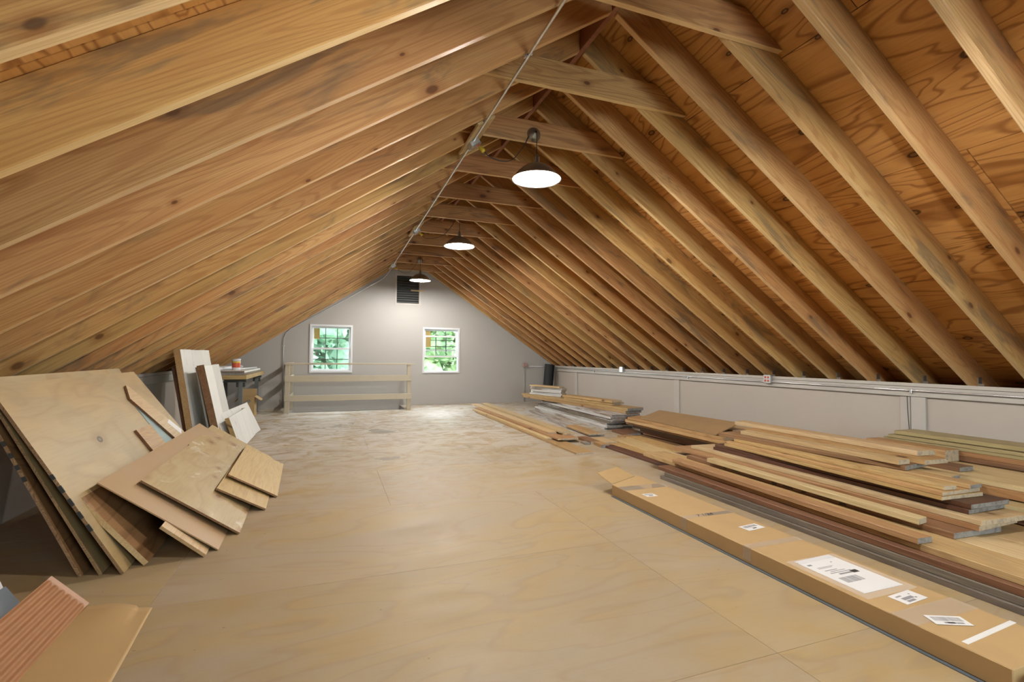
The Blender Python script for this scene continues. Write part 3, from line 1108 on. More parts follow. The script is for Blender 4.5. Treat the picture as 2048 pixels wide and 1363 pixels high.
# black roll in the far corner
rr = tag(empty('felt_roll', (5.55, 12.28, 0.0)), 'black roofing felt roll standing in the far right corner', 'roll')
o = lathe('roll', [(0.03, 0.0), (0.115, 0.0), (0.118, 0.02), (0.118, 1.01), (0.112, 1.03), (0.075, 1.03), (0.072, 1.0), (0.03, 1.0)], M['black'], rr, 28)
o.rotation_euler = (0, math.radians(5.0), 0)
o.location = (0, 0, 0.012)
lp = box('loose_flap', (0.112, -0.10, 0.0), (0.122, 0.02, 1.02), M['black'], rr, 0.002)
lp.rotation_euler = (0, math.radians(5.0), 0)
lp.location = (0, 0, 0.012)

# ------------------------------------------------------------------ railing
rl = tag(empty('stair_railing', (0.40, 11.47, 0.0)), 'cream painted wooden railing in front of the left window', 'railing')
for px_ in (-1.265, 1.30):
    box('post', (px_ - 0.045, -0.045, 0.0), (px_ + 0.045, 0.045, 1.03), M['rail'], rl, 0.004)
box('post', (-1.265 - 0.045, 0.98, 0.0), (-1.265 + 0.045, 1.07, 1.03), M['rail'], rl, 0.004)
box('cap_rail', (-1.32, -0.06, 1.032), (1.42, 0.075, 1.068), M['rail'], rl, 0.004)
box('cap_rail', (-1.33, 0.08, 1.03), (-1.2, 1.08, 1.066), M['rail'], rl, 0.004)
for z0_, z1_ in ((0.665, 0.795), (0.25, 0.375)):
    box('rail_board', (-1.315, -0.068, z0_), (1.36, -0.047, z1_), M['rail'], rl, 0.003)
    box('rail_board', (-1.222, 0.05, z0_), (-1.202, 1.07, z1_), M['rail'], rl, 0.003)

# ------------------------------------------------------------------ boards
def board(name, nl, fl, wd, z0, z1, mat, label, group=None, end='end', r=0.0025, cat='board', cut=0.0, groove=False, fcut=0.0):
    """plank lying flat: nl / fl = near and far ends of its left edge, wd = width to the right; cut skews the near end"""
    a, b_ = Vector((nl[0], nl[1], 0)), Vector((fl[0], fl[1], 0))
    d = (b_ - a)
    L = d.length
    d.normalize()
    right = Vector((d.y, -d.x, 0))
    ctr = (a + b_) / 2 + right * wd / 2
    bm = bmesh.new()
    h = (z1 - z0) / 2
    if groove:      # tongue and groove section
        t_ = h * 0.45
        prof_ = [(-wd / 2 - 0.0, -h), (-wd / 2, h), (wd / 2 - 0.02, h), (wd / 2 - 0.02, t_), (wd / 2, t_), (wd / 2, -h)]
    else:
        prof_ = [(-wd / 2, -h), (-wd / 2, h), (wd / 2, h), (wd / 2, -h)]
    # local Y points left of travel
    A = [bm.verts.new((-L / 2 + cut * (u + wd / 2) / wd, -u, v)) for u, v in prof_]
    B = [bm.verts.new((L / 2 + fcut * (u + wd / 2) / wd, -u, v)) for u, v in prof_]
    n = len(prof_)
    f0 = bm.faces.new(A)
    f1 = bm.faces.new(B[::-1])
    f0.material_index = f1.material_index = 1
    for i in range(n):
        bm.faces.new((A[i], A[(i + 1) % n], B[(i + 1) % n], B[i]))
    bmesh.ops.recalc_face_normals(bm, faces=bm.faces[:])
    if r:
        bmesh.ops.bevel(bm, geom=bm.edges[:], offset=min(r, h * 0.4), segments=1, affect='EDGES', profile=0.5)
    o = from_bm(name, bm, [M[mat], M[end]])
    o.location = (ctr.x, ctr.y, (z0 + z1) / 2)
    o.rotation_euler = (0, 0, math.atan2(d.y, d.x))
    return tag(o, label, cat, group)


GA = 'boards of the large near lumber stack'
GB = 'boards of the stack along the right knee wall'
GC = 'boards of the stack under the brown sheet'
GD = 'boards of the tall stack near the far right corner'
GE = 'thin boards fanned out on the open floor'
GF = 'loose boards lying low between the stacks'
# --- stack A (large, near right)
A_ = [
    # nl, fl, width, z0, z1, mat, end, label, kw
    ((3.195, 0.95), (3.20, 4.23), 0.30, 0.0, 0.036, 'greyw', 'endgrey', 'grey weathered plank on the floor at the left foot of the near stack'),
    ((3.505, 1.00), (3.51, 4.30), 0.30, 0.0, 0.036, 'greyw', 'endgrey', 'second floor plank under the near stack, beside its grey left foot'),
    ((3.815, 1.00), (3.82, 4.25), 0.30, 0.0, 0.036, 'brown', 'endgrey', 'brown floor plank buried under the middle of the near stack'),
    ((4.125, 1.00), (4.13, 4.25), 0.30, 0.0, 0.036, 'brown', 'endgrey', 'brown floor plank buried under the right half of the near stack'),
    ((3.215, 0.95), (3.215, 4.18), 0.31, 0.037, 0.078, 'greyw', 'endgrey', 'grey-brown plank lying second from the floor at the near stack left side'),
    ((3.535, 1.00), (3.53, 4.20), 0.42, 0.037, 0.078, 'brown', 'endgrey', 'wide brown plank second from the floor inside the near stack'),
    ((3.965, 1.00), (3.96, 4.20), 0.42, 0.037, 0.078, 'brown', 'endgrey', 'wide plank second from the floor at the right of the near stack'),
    ((3.225, 0.95), (3.225, 4.30), 0.33, 0.079, 0.119, 'brown', 'endgrey', 'walnut brown plank third from the floor at the near stack left side'),
    ((3.56, 1.00), (3.56, 4.30), 0.40, 0.079, 0.119, 'brown', 'end', 'brown plank third from the floor in the middle of the near stack'),
    ((3.97, 1.00), (3.97, 4.30), 0.40, 0.079, 0.119, 'brown', 'end', 'brown plank third from the floor at the right of the near stack'),
    ((3.255, 0.95), (3.385, 4.78), 0.28, 0.120, 0.160, 'oak', 'end', 'long yellow plank on the left of the near stack running past the frame edge'),
    ((3.55, 0.95), (3.68, 4.70), 0.29, 0.120, 0.160, 'pine', 'end', 'wide pale plank beside the long yellow one, shaded by boards above'),
    ((3.85, 0.95), (3.98, 4.55), 0.40, 0.120, 0.160, 'pine', 'end', 'wide pale pine plank showing at the right frame edge'),
    ((3.26, 1.90), (3.33, 4.20), 0.115, 0.161, 0.198, 'orange', 'endgrey', 'narrow orange board with a grey end at the left of the near stack'),
    ((3.56, 1.88), (3.62, 4.33), 0.44, 0.161, 0.200, 'brown', 'endgrey', 'wide brown board with dark stencil marks and a grey end'),
    ((3.51, 2.04), (3.57, 3.97), 0.095, 0.201, 0.240, 'pine', 'end', 'narrow pale batten lying on the wide brown stencilled board'),
    ((3.73, 1.84), (3.68, 4.64), 0.44, 0.201, 0.235, 'orange', 'end', 'orange board with a pale end under the widest pale board'),
    ((3.735, 1.83), (3.80, 4.47), 0.46, 0.236, 0.270, 'pine', 'end', 'widest pale board of the near stack with a whitish sawn end'),
    ((3.80, 1.925), (3.845, 4.18), 0.40, 0.271, 0.302, 'dkbrown', 'endgrey', 'dark brown grooved board, lower of the dark pair'),
    ((3.815, 1.92), (3.85, 4.16), 0.39, 0.303, 0.335, 'dkbrown', 'endgrey', 'dark brown board with a grey end, upper of the dark pair'),
    ((3.725, 2.03), (3.85, 4.03), 0.40, 0.336, 0.362, 'oak', 'end', 'yellow board with a weathered end resting on the dark pair'),
    ((3.73, 2.03), (3.86, 4.01), 0.395, 0.363, 0.390, 'oak', 'end', 'yellow board with a pale chipped end, second above the dark pair'),
    ((3.785, 2.05), (3.90, 3.95), 0.11, 0.391, 0.422, 'oak', 'end', 'narrow yellow board with a knotty brown end on the near stack'),
    ((3.99, 2.01), (4.02, 3.90), 0.135, 0.391, 0.420, 'oak', 'endgrey', 'short amber board with a grey end right of the knotty one'),
    ((4.15, 2.20), (4.17, 4.00), 0.13, 0.391, 0.419, 'pine', 'endgrey', 'thin pale board with a small grey end toward the wall side of the near stack'),
    ((4.01, 2.41), (3.88, 4.14), 0.35, 0.423, 0.460, 'brown', 'endgrey', 'brown board with a rounded grey end below the top pine strips'),
    ((3.98, 2.44), (3.99, 3.95), 0.13, 0.461, 0.498, 'pine', 'end', 'pale pine strip third from the top of the near stack'),
    ((4.17, 2.375), (4.15, 4.05), 0.26, 0.461, 0.498, 'orange', 'end', 'rebated orange board second from the top of the near stack'),
    ((4.28, 2.49), (4.27, 4.31), 0.19, 0.499, 0.540, 'pine', 'end', 'rebated pale pine board on the very top of the near stack'),
]
for i, (nl, fl, wd, z0, z1, mt, en, lab) in enumerate(A_):
    ob_ = board('lumber_board', nl, fl, wd, z0, z1, mt, lab, GA, en, groove=(i >= 27), cut=random.uniform(-0.02, 0.03), fcut=random.uniform(-0.03, 0.05))
    if 'stencil marks' in lab:
        bm = bmesh.new()
        for (px0, ln, q0, q1) in ((-0.55, 0.05, 0.1, 0.9), (-0.44, 0.12, 0.45, 0.95), (-0.22, 0.04, 0.2, 0.8), (-0.10, 0.10, 0.3, 0.95), (0.06, 0.05, 0.1, 0.7), (0.20, 0.15, 0.55, 0.95), (0.46, 0.12, 0.5, 0.95), (0.64, 0.04, 0.3, 0.8)):
            hh = (z1 - z0)
            add_box(bm, (px0, wd / 2 - 0.0005, -hh / 2 + hh * q0), (px0 + ln, wd / 2 + 0.0008, -hh / 2 + hh * q1))
        sm_ = from_bm('stencil_mark', bm, M['stencil'], ob_)
        sm_['kind'] = 'stuff'

# --- stack B (between the near stack and the right wall)
B_ = [
    ((4.60, 1.2), (4.62, 3.55), 0.38, 0.0, 0.11, 'brown', 'end', 'thick brown timber on the floor along the right wall side'),
    ((5.00, 1.2), (5.02, 3.55), 0.40, 0.0, 0.11, 'brown', 'end', 'second thick brown timber on the floor nearer the right wall'),
    ((5.42, 1.2), (5.43, 3.55), 0.38, 0.0, 0.11, 'brown', 'end', 'third thick brown timber on the floor against the right wall'),
    ((4.50, 1.2), (4.50, 3.50), 0.36, 0.111, 0.20, 'brown', 'end', 'second-tier brown timber right of the near stack'),
    ((4.88, 1.2), (4.88, 3.50), 0.40, 0.111, 0.20, 'brown', 'end', 'second-tier brown timber in the middle of the wall stack'),
    ((5.30, 1.2), (5.30, 3.50), 0.45, 0.111, 0.20, 'brown', 'end', 'second-tier brown timber against the right wall'),
    ((4.42, 1.2), (4.44, 3.50), 0.30, 0.201, 0.24, 'pine', 'end', 'pale board on the second tier just right of the near stack'),
    ((4.74, 1.2), (4.74, 3.50), 0.40, 0.201, 0.25, 'orange', 'end', 'orange board on the second tier of the wall stack'),
    ((5.16, 1.2), (5.16, 3.50), 0.55, 0.201, 0.25, 'brown', 'end', 'brown plank on the second tier nearest the right wall'),
    ((4.58, 1.2), (4.60, 3.50), 0.30, 0.251, 0.310, 'orange', 'end', 'orange timber edge below the wide pale wall-side board'),
    ((4.90, 1.2), (4.92, 3.50), 0.34, 0.251, 0.310, 'brown', 'end', 'brown timber below the wide pale wall-side board'),
    ((5.26, 1.2), (5.27, 3.50), 0.46, 0.251, 0.349, 'brown', 'end', 'thick brown timber under the treated boards'),
    ((4.62, 1.2), (4.64, 3.48), 0.58, 0.311, 0.350, 'pine', 'end', 'wide pale board beside the stack of greenish boards'),
    ((5.25, 1.2), (5.26, 3.46), 0.42, 0.351, 0.396, 'brown', 'end', 'lowest brown board of the greenish wall stack'),
    ((5.25, 1.2), (5.26, 3.42), 0.40, 0.397, 0.438, 'orange', 'end', 'grainy orange board below the greenish boards'),
    ((5.25, 1.2), (5.27, 3.37), 0.36, 0.439, 0.468, 'treated', 'end', 'greenish treated board third from the top by the right wall'),
    ((5.25, 1.2), (5.26, 3.32), 0.34, 0.469, 0.499, 'treated', 'end', 'greenish treated board second from the top by the right wall'),
    ((5.29, 1.2), (5.29, 3.28), 0.30, 0.504, 0.540, 'treated', 'end', 'greenish treated board topmost by the right wall'),
    ((4.73, 2.45), (4.76, 3.35), 0.165, 0.351, 0.390, 'brown', 'endgrey', 'short brown offcut with a dark end on the wide pale board'),
    ((5.05, 2.72), (5.06, 3.40), 0.19, 0.351, 0.455, 'orange', 'end', 'short brown block beside the far end of the greenish boards'),
]
for (nl, fl, wd, z0, z1, mt, en, lab) in B_:
    board('lumber_board', nl, fl, wd, z0, z1, mt, lab, GB, en)

# --- stack C under the brown sheet
C_ = [
    ((4.70, 4.75), (4.70, 6.62), 0.34, 0.0, 0.045, 'oak', 'end', 'yellow board on the floor at the left foot of the brown-sheet stack'),
    ((5.05, 4.75), (5.05, 6.62), 0.40, 0.0, 0.045, 'brown', 'end', 'brown board on the floor under the brown-sheet stack'),
    ((4.62, 4.75), (4.60, 6.50), 0.36, 0.046, 0.085, 'brown', 'end', 'brown board second from the floor in the brown-sheet stack'),
    ((5.00, 4.75), (5.00, 6.55), 0.40, 0.046, 0.085, 'brown', 'end', 'right-hand second-tier board in the brown-sheet stack'),
    ((4.58, 4.70), (4.58, 6.55), 0.40, 0.086, 0.125, 'brown', 'end', 'brown third-tier board in the brown-sheet stack'),
    ((5.00, 4.70), (5.00, 6.55), 0.36, 0.086, 0.125, 'brown', 'end', 'right-hand third-tier board in the brown-sheet stack'),
    ((4.54, 4.70), (4.55, 6.70), 0.42, 0.126, 0.165, 'greyw', 'end', 'greyish board in the middle of the brown-sheet stack'),
    ((4.98, 4.70), (4.98, 6.70), 0.36, 0.126, 0.165, 'brown', 'end', 'right-hand middle board of the brown-sheet stack'),
    ((4.50, 4.65), (4.52, 6.85), 0.40, 0.166, 0.205, 'orange', 'end', 'orange board halfway up the brown-sheet stack'),
    ((4.92, 4.70), (4.93, 6.80), 0.40, 0.166, 0.205, 'brown', 'end', 'right-hand board beside the orange one halfway up the brown-sheet stack'),
    ((4.44, 4.62), (4.47, 6.80), 0.36, 0.206, 0.248, 'oak', 'end', 'yellow board second below the brown sheet'),
    ((4.82, 4.70), (4.83, 6.80), 0.40, 0.206, 0.248, 'orange', 'end', 'right-hand orange board second below the brown sheet'),
    ((4.46, 4.68), (4.46, 6.72), 0.34, 0.249, 0.290, 'orange', 'end', 'orange board just below the brown sheet'),
    ((4.82, 4.90), (4.82, 6.60), 0.38, 0.249, 0.330, 'oak', 'end', 'yellow timber holding up the right side of the brown sheet'),
]
for (nl, fl, wd, z0, z1, mt, en, lab) in C_:
    board('lumber_board', nl, fl, wd, z0, z1, mt, lab, GC, en, cut=random.uniform(-0.04, 0.08), fcut=random.uniform(-0.05, 0.2))


def panel(name, nb, fb, top, mat, label, thick=0.012, edge='edge', group=None, cat='panel', poly=None, lift=None, size=None, r=0.001):
    """flat sheet leaning: bottom edge nb->fb on the floor (outer face), top = point above nb on the upper edge.
    poly: optional outline in fractions (0..1 along the bottom edge, 0..1 up the slant)"""
    a = Vector((nb[0], nb[1], nb[2] if len(nb) > 2 else 0.0))
    b_ = Vector((fb[0], fb[1], fb[2] if len(fb) > 2 else 0.0))
    tp = Vector(top)
    u = (b_ - a)
    L = u.length
    u.normalize()
    wv = tp - a
    wv = wv - u * wv.dot(u)
    H = wv.length
    wv.normalize()
    n = u.cross(wv)
    if poly is None:
        poly = [(0, 0), (1, 0), (1, 1), (0, 1)]
    bm = bmesh.new()
    A = [bm.verts.new((p * L, q * H, 0)) for p, q in poly]
    B = [bm.verts.new((p * L, q * H, -thick)) for p, q in poly]
    bm.faces.new(A)
    bm.faces.new(B[::-1])
    k_ = len(poly)
    for i in range(k_):
        f = bm.faces.new((A[i], A[(i + 1) % k_], B[(i + 1) % k_], B[i]))
        f.material_index = 1
    bmesh.ops.recalc_face_normals(bm, faces=bm.faces[:])
    o = from_bm(name, bm, [M[mat], M[edge]])
    lz = thick * max(n.z, 0) if lift is None else lift
    org = a + Vector((0, 0, lz))
    o.matrix_world = Matrix(((u.x, wv.x, n.x, org.x), (u.y, wv.y, n.y, org.y), (u.z, wv.z, n.z, org.z), (0, 0, 0, 1)))
    if label:
        tag(o, label, cat, group)
    return o, L, H


# brown hardboard sheet on top of stack C, tilted up toward the wall
bm = bmesh.new()
prs = [(4.455, 4.79, 0.305), (4.545, 6.50, 0.305), (4.985, 6.60, 0.400), (4.885, 4.85, 0.428)]
A = [bm.verts.new(p) for p in prs]
B = [bm.verts.new((p[0], p[1], p[2] - 0.010)) for p in prs]
bm.faces.new(A)
bm.faces.new(B[::-1])
for i in range(4):
    bm.faces.new((A[i], A[(i + 1) % 4], B[(i + 1) % 4], B[i]))
tag(from_bm('hardboard_sheet', bm, M['panel']), 'brown hardboard sheet lying tilted on top of the middle lumber stack', 'panel')

# --- stack D (far, tall, old whitewashed boards)
D_ = []
z = 0.0
mats_d = ['whited', 'whitew', 'whited', 'greyw', 'whited', 'whitew', 'whited']
for i in range(7):
    h = 0.037
    x = 4.42 + random.uniform(-0.02, 0.03) + i * 0.012
    yn, yf = 7.23 + random.uniform(-0.03, 0.14), 10.7 - i * 0.06 + random.uniform(-0.08, 0.05)
    names = ['on the floor', 'second from the floor', 'third from the floor', 'fourth from the floor', 'fifth from the floor', 'sixth from the floor', 'seventh from the floor']
    board('old_board', (x, yn), (x + 0.1, yf), 0.30, z, z + h, mats_d[i], 'old whitewashed board %s at the left of the tall far stack' % names[i], GD, 'endgrey')
    board('old_board', (x + 0.312, yn + 0.05), (x + 0.412, yf), 0.28, z, z + h, 'brown', 'old brown-ended board %s at the right of the tall far stack' % names[i], GD, 'endgrey')
    z += h + 0.001
zt = z
board('wide_board', (4.83, 7.33), (4.36, 11.0), 0.36, zt, zt + 0.045, 'oak', 'lower wide yellow board jutting out over the tall far stack', GD, 'endgrey')
board('wide_board', (4.85, 7.30), (4.355, 11.08), 0.36, zt + 0.046, zt + 0.092, 'oak', 'upper wide yellow board jutting out over the tall far stack', GD, 'endgrey')
zt += 0.093
for i in range(6):
    x = random.uniform(-0.03, 0.04)
    ll = ['lowest', 'second', 'third', 'fourth', 'fifth', 'topmost'][i]
    board('short_board', (4.74 + x, 9.72 + random.uniform(-0.05, 0.05)), (4.44 + x, 10.78 + random.uniform(-0.06, 0.06)), 0.18, zt + i * 0.038, zt + i * 0.038 + 0.034, 'whitew' if i < 5 else 'pine',
          '%s of the short whitewashed boards crowning the tall far stack' % ll, GD, 'end', cut=0.04)
board('short_board', (4.88, 7.85), (4.62, 9.3), 0.22, zt, zt + 0.042, 'oak', 'lower short yellow board on the near end of the tall far stack', GD, 'end')
board('short_board', (4.86, 7.82), (4.60, 9.35), 0.24, zt + 0.043, zt + 0.085, 'oak', 'upper short yellow board on the near end of the tall far stack', GD, 'end')
board('short_board', (5.13, 8.0), (4.87, 9.5), 0.12, zt, zt + 0.03, 'brown', 'short brown strip behind the yellow boards of the tall far stack', GD, 'end')
board('short_board', (5.02, 8.5), (4.85, 9.55), 0.10, zt + 0.031, zt + 0.06, 'brown', 'short reddish strip lying highest behind the yellow boards of the far stack', GD, 'end')

# --- stack E (thin boards on open floor)
E_ = [
    ((2.955, 5.60), (3.01, 10.40), 0.255, 0.0, 0.024, 'oak', 'lowest longest board with a tan end on the open floor'),
    ((3.00, 6.62), (3.03, 10.75), 0.17, 0.025, 0.045, 'pine', 'thin pale strip directly on the lowest fanned board'),
    ((3.19, 6.45), (3.14, 10.70), 0.25, 0.025, 0.045, 'brown', 'thin brown board lying beside the pale strip in the fanned pile'),
    ((3.08, 6.40), (3.12, 10.85), 0.33, 0.046, 0.070, 'orange', 'wide orange-ended board in the middle of the fanned pile'),
    ((3.13, 6.84), (3.20, 11.45), 0.14, 0.071, 0.097, 'pine', 'pale board at the left top of the fanned pile'),
    ((3.30, 6.65), (3.33, 11.0), 0.18, 0.071, 0.097, 'pine', 'pale green-ended board at the right top of the fanned pile'),
    ((3.255, 6.70), (3.40, 11.30), 0.155, 0.098, 0.124, 'pine', 'topmost pale board of the fanned pile'),
]
for (nl, fl, wd, z0, z1, mt, lab) in E_:
    board('thin_board', nl, fl, wd, z0, z1, mt, lab, GE, 'end', r=0.0015, fcut=random.uniform(-0.1, 0.1))

# --- loose boards F
F_ = [
    ((3.56, 4.40), (3.56, 5.95), 0.15, 0.0, 0.030, 'dkbrown', 'end', 'reddish brown board on the floor left of the loose boards'),
    ((3.72, 4.95), (3.70, 6.02), 0.19, 0.0, 0.036, 'oak', 'end', 'mottled yellow board lying next to the reddish floor board'),
    ((3.92, 4.95), (3.93, 6.40), 0.24, 0.0, 0.036, 'pine', 'end', 'pale board on the floor in the middle of the loose boards'),
    ((4.17, 4.95), (4.20, 6.60), 0.24, 0.0, 0.036, 'orange', 'end', 'tan board on the floor right of the pale loose board'),
    ((4.43, 4.95), (4.46, 6.55), 0.22, 0.0, 0.030, 'brown', 'endgrey', 'brown board on the floor at the foot of the middle stack'),
    ((3.80, 4.88), (3.88, 6.15), 0.26, 0.037, 0.060, 'pine', 'end', 'upper pale board lying across the loose floor boards'),
    ((4.10, 4.92), (4.16, 6.30), 0.25, 0.037, 0.062, 'oak', 'end', 'upper yellow board lying across the loose floor boards'),
    ((3.505, 6.20), (3.53, 6.66), 0.15, 0.0, 0.040, 'brown', 'end', 'short brown block on the floor before the fanned pile'),
    ((3.50, 5.90), (3.53, 6.16), 0.12, 0.0, 0.045, 'orange', 'endgrey', 'small tan offcut with a greenish end in front of the short brown block'),
    ((3.68, 6.12), (3.70, 6.58), 0.20, 0.0, 0.030, 'pine', 'end', 'short pale offcut right of the short brown block'),
    ((3.40, 6.18), (3.42, 6.36), 0.085, 0.0, 0.026, 'greyw', 'endgrey', 'small grey offcut under the near end of the fanned pile'),
    ((3.80, 6.78), (4.12, 10.3), 0.26, 0.0, 0.030, 'whited', 'endgrey', 'long grey plank on the floor beside the tall far stack'),
    ((3.78, 6.74), (3.86, 7.7), 0.20, 0.031, 0.060, 'oak', 'end', 'short tan board on the near end of the long grey plank'),
    ((4.40, 6.62), (4.42, 7.12), 0.34, 0.0, 0.045, 'brown', 'endgrey', 'dark brown block on the floor in front of the tall far stack'),
]
for (nl, fl, wd, z0, z1, mt, en, lab) in F_:
    board('loose_board', nl, fl, wd, z0, z1, mt, lab, GF, en, r=0.002)

# ------------------------------------------------------------------ long cardboard box on the floor
bx_ = tag(empty('cardboard_box', (2.615, 2.43, 0.0)), 'long flat taped cardboard shipping box on the floor before the near stack', 'box')
cbW, cbL, cbH = 0.43, 2.86, 0.10
# the far end is crushed out of square
ends = [(-cbW / 2, 1.09 - 2.43), (cbW / 2, 1.09 - 2.43), (cbW / 2, 4.08 - 2.43), (-cbW / 2, 3.86 - 2.43)]
prism('body', ends, 0.002, cbH, 'z', M['cardboard'], bx_, 0.004)
# open flap at the far end, hinged along the skewed edge
h0, h1 = Vector((-cbW / 2, 3.86 - 2.43, cbH)), Vector((cbW / 2 - 0.06, 4.05 - 2.43, cbH))
hd = (h1 - h0).normalized()
hn = Vector((-hd.y, hd.x, 0))
fo = hn * 0.155 + Vector((0, 0, 0.075))
nrm = hd.cross(fo).normalized() * 0.004
fl = bmesh.new()
vv = [h0, h1, h1 + fo - hd * 0.07, h0 + fo + hd * 0.0]
A = [fl.verts.new(p) for p in vv]
B = [fl.verts.new(p + nrm) for p in vv]
fl.faces.new(A[::-1])
fl.faces.new(B)
for i in range(4):
    fl.faces.new((A[i], A[(i + 1) % 4], B[(i + 1) % 4], B[i]))
from_bm('end_flap', fl, M['cardboard'], bx_)


def decal(name, cx_, cy_, w_, l_, rz, mat, parent, z=cbH, h=0.0012, pts=None):
    bm = bmesh.new()
    add_box(bm, (-w_ / 2, -l_ / 2, 0), (w_ / 2, l_ / 2, h))
    o = from_bm(name, bm, mat, parent)
    o.location = (cx_, cy_, z)
    o.rotation_euler = (0, 0, math.radians(rz))
    return o


def barcode(parent, w_, l_, x0, y0, bw, bl, n, seed):
    """bars across the label: n bars filling bw (local X) with length bl (local Y)"""
    rd = random.Random(seed)
    bm = bmesh.new()
    x = 0.0
    while x < bw:
        t_ = rd.choice((0.0018, 0.003, 0.0045))
        add_box(bm, (x0 + x, y0, 0.0012), (x0 + min(x + t_, bw), y0 + bl, 0.0016))
        x += t_ + rd.choice((0.002, 0.0035))
    o = from_bm('barcode_print', bm, M['print'], parent)
    o['kind'] = 'stuff'
    return o


def lines(parent, rects, mat='print'):
    bm = bmesh.new()
    for (a, b_, c, d) in rects:
        add_box(bm, (a, b_, 0.0012), (c, d, 0.0016))
    o = from_bm('text_print', bm, M[mat], parent)
    o['kind'] = 'stuff'
    return o


OY = 2.43
OX = 2.615
for (ty, wd_) in ((3.70, 0.12), (2.90, 0.055), (2.33, 0.06), (1.46, 0.11)):
    decal('tape_strip', 0.0, ty - OY, cbW + 0.002, wd_, 0, M['tape'], bx_)
for (ty, wd_) in ((2.90, 0.055), (2.33, 0.06)):
    o = box('tape_tail', (-cbW / 2 - 0.0012, ty - OY - wd_ / 2, 0.02), (-cbW / 2, ty - OY + wd_ / 2, cbH), M['tape'], bx_)
# white strap line of tape near the camera end
decal('white_tape', 0.02, 1.27 - OY, cbW - 0.03, 0.022, 4, M['paper'], bx_)
l1 = decal('barcode_label', -0.10, 3.46 - OY, 0.10, 0.085, -4, M['paper'], bx_, cbH + 0.001)
barcode(l1, 0.1, 0.085, -0.04, 0.0, 0.08, 0.03, 20, 3)
lines(l1, [(-0.02, -0.025, 0.02, -0.012)], 'ink')
l2 = decal('barcode_label', 0.09, 2.585 - OY, 0.16, 0.085, 6, M['paper'], bx_, cbH + 0.001)
barcode(l2, 0.16, 0.085, -0.06, 0.0, 0.12, 0.03, 20, 5)
lines(l2, [(-0.015, -0.026, 0.02, -0.014)], 'ink')
l3 = decal('shipping_label', 0.0, 1.86 - OY, 0.285, 0.36, 0, M['paper'], bx_, cbH + 0.001)
lines(l3, [(-0.05, 0.005, 0.05, 0.018), (-0.09, 0.028, 0.06, 0.034), (-0.07, 0.045, 0.04, 0.05), (-0.09, 0.06, 0.00, 0.066), (-0.12, 0.135, -0.09, 0.15), (0.05, 0.135, 0.062, 0.142), (-0.1, 0.1, 0.02, 0.104), (-0.1, 0.09, 0.0, 0.094)])
barcode(l3, 0.2, 0.3, -0.105, -0.075, 0.13, 0.055, 22, 9)
lines(l3, [(0.045, 0.0, 0.09, 0.028)], 'ink')
decal('label_sleeve', 0.0, 1.86 - OY, 0.37, 0.45, 0, M['tape'], bx_, cbH + 0.0003, 0.0005)
decal('label_flap', 0.0, 2.055 - OY, 0.28, 0.035, 2, M['poly'], bx_, cbH + 0.0022, 0.0008)
l4 = decal('address_label', 0.02, 1.585 - OY, 0.17, 0.085, 4, M['paper'], bx_, cbH + 0.001)
lines(l4, [(-0.05, -0.015, 0.03, 0.004), (-0.05, -0.034, 0.01, -0.02), (-0.06, 0.015, -0.02, 0.024), (0.035, 0.012, 0.045, 0.02), (0.03, -0.02, 0.045, -0.012)])
l5 = decal('barcode_label', -0.045, 1.385 - OY, 0.155, 0.075, -24, M['paper'], bx_, cbH + 0.0022)
barcode(l5, 0.15, 0.07, -0.06, -0.008, 0.125, 0.034, 24, 12)
lines(l5, [(-0.02, -0.028, 0.015, -0.016)], 'ink')
lines(l5, [(-0.032, -0.028, -0.022, -0.017), (0.018, -0.028, 0.05, -0.017)])
# handwriting on the tape
tcu = bpy.data.curves.new('handwriting', 'FONT')
tcu.body = '7 1/24'
tcu.size = 0.075
tcu.shear = 0.25
tcu.offset = 0.0005
tcu.extrude = 0.0003
tcu.align_x = 'CENTER'
tob = bpy.data.objects.new('handwriting', tcu)
col.objects.link(tob)
dg = bpy.context.evaluated_depsgraph_get()
tme = bpy.data.meshes.new_from_object(tob.evaluated_get(dg))
bpy.data.objects.remove(tob)
tme.materials.clear()
tme.materials.append(M['ink'])
o = link(bpy.data.objects.new('handwriting', tme), bx_)
o.location = (-0.03, 2.885 - OY, cbH + 0.0016)
o.scale = (0.75, 0.75, 1)
o['kind'] = 'stuff'

# dark strip of foam sheet under the box edge
tag(box('foam_strip', (2.378, 1.15, 0.0), (2.398, 3.84, 0.004), M['slate'], None), 'dark thin strip lying along the front edge of the long cardboard box', 'strip')

# crumpled polythene bag at the near end of the box
def crumple(name, cx_, cy_, rx, ry, h, mat, seed, label, cat):
    rd = random.Random(seed)
    bm = bmesh.new()
    N = 22
    V = []
    for i in range(N + 1):
        row = []
        for j in range(N + 1):
            u, v = i / N * 2 - 1, j / N * 2 - 1
            rr_ = min(1.0, math.hypot(u, v))
            e = max(0.0, 1 - rr_ ** 2)
            z = h * (e ** 0.6) * (0.65 + 0.5 * math.sin(5.1 * u + 2.2 * v + seed) * math.cos(4.3 * v - 1.4 * u)) + 0.003
            row.append(bm.verts.new((cx_ + rx * u * (1 - 0.2 * abs(v)) + rd.uniform(-1, 1) * rx * 0.03, cy_ + ry * v * (1 - 0.2 * abs(u)) + rd.uniform(-1, 1) * ry * 0.03, max(0.002, z + rd.uniform(-1, 1) * h * 0.06 * e))))
        V.append(row)
    for i in range(N):
        for j in range(N):
            bm.faces.new((V[i][j], V[i + 1][j], V[i + 1][j + 1], V[i][j + 1]))
    o = from_bm(name, bm, mat)
    sm = o.modifiers.new('thickness', 'SOLIDIFY')
    sm.thickness = 0.0015
    sm.offset = 1
    return tag(o, label, cat)


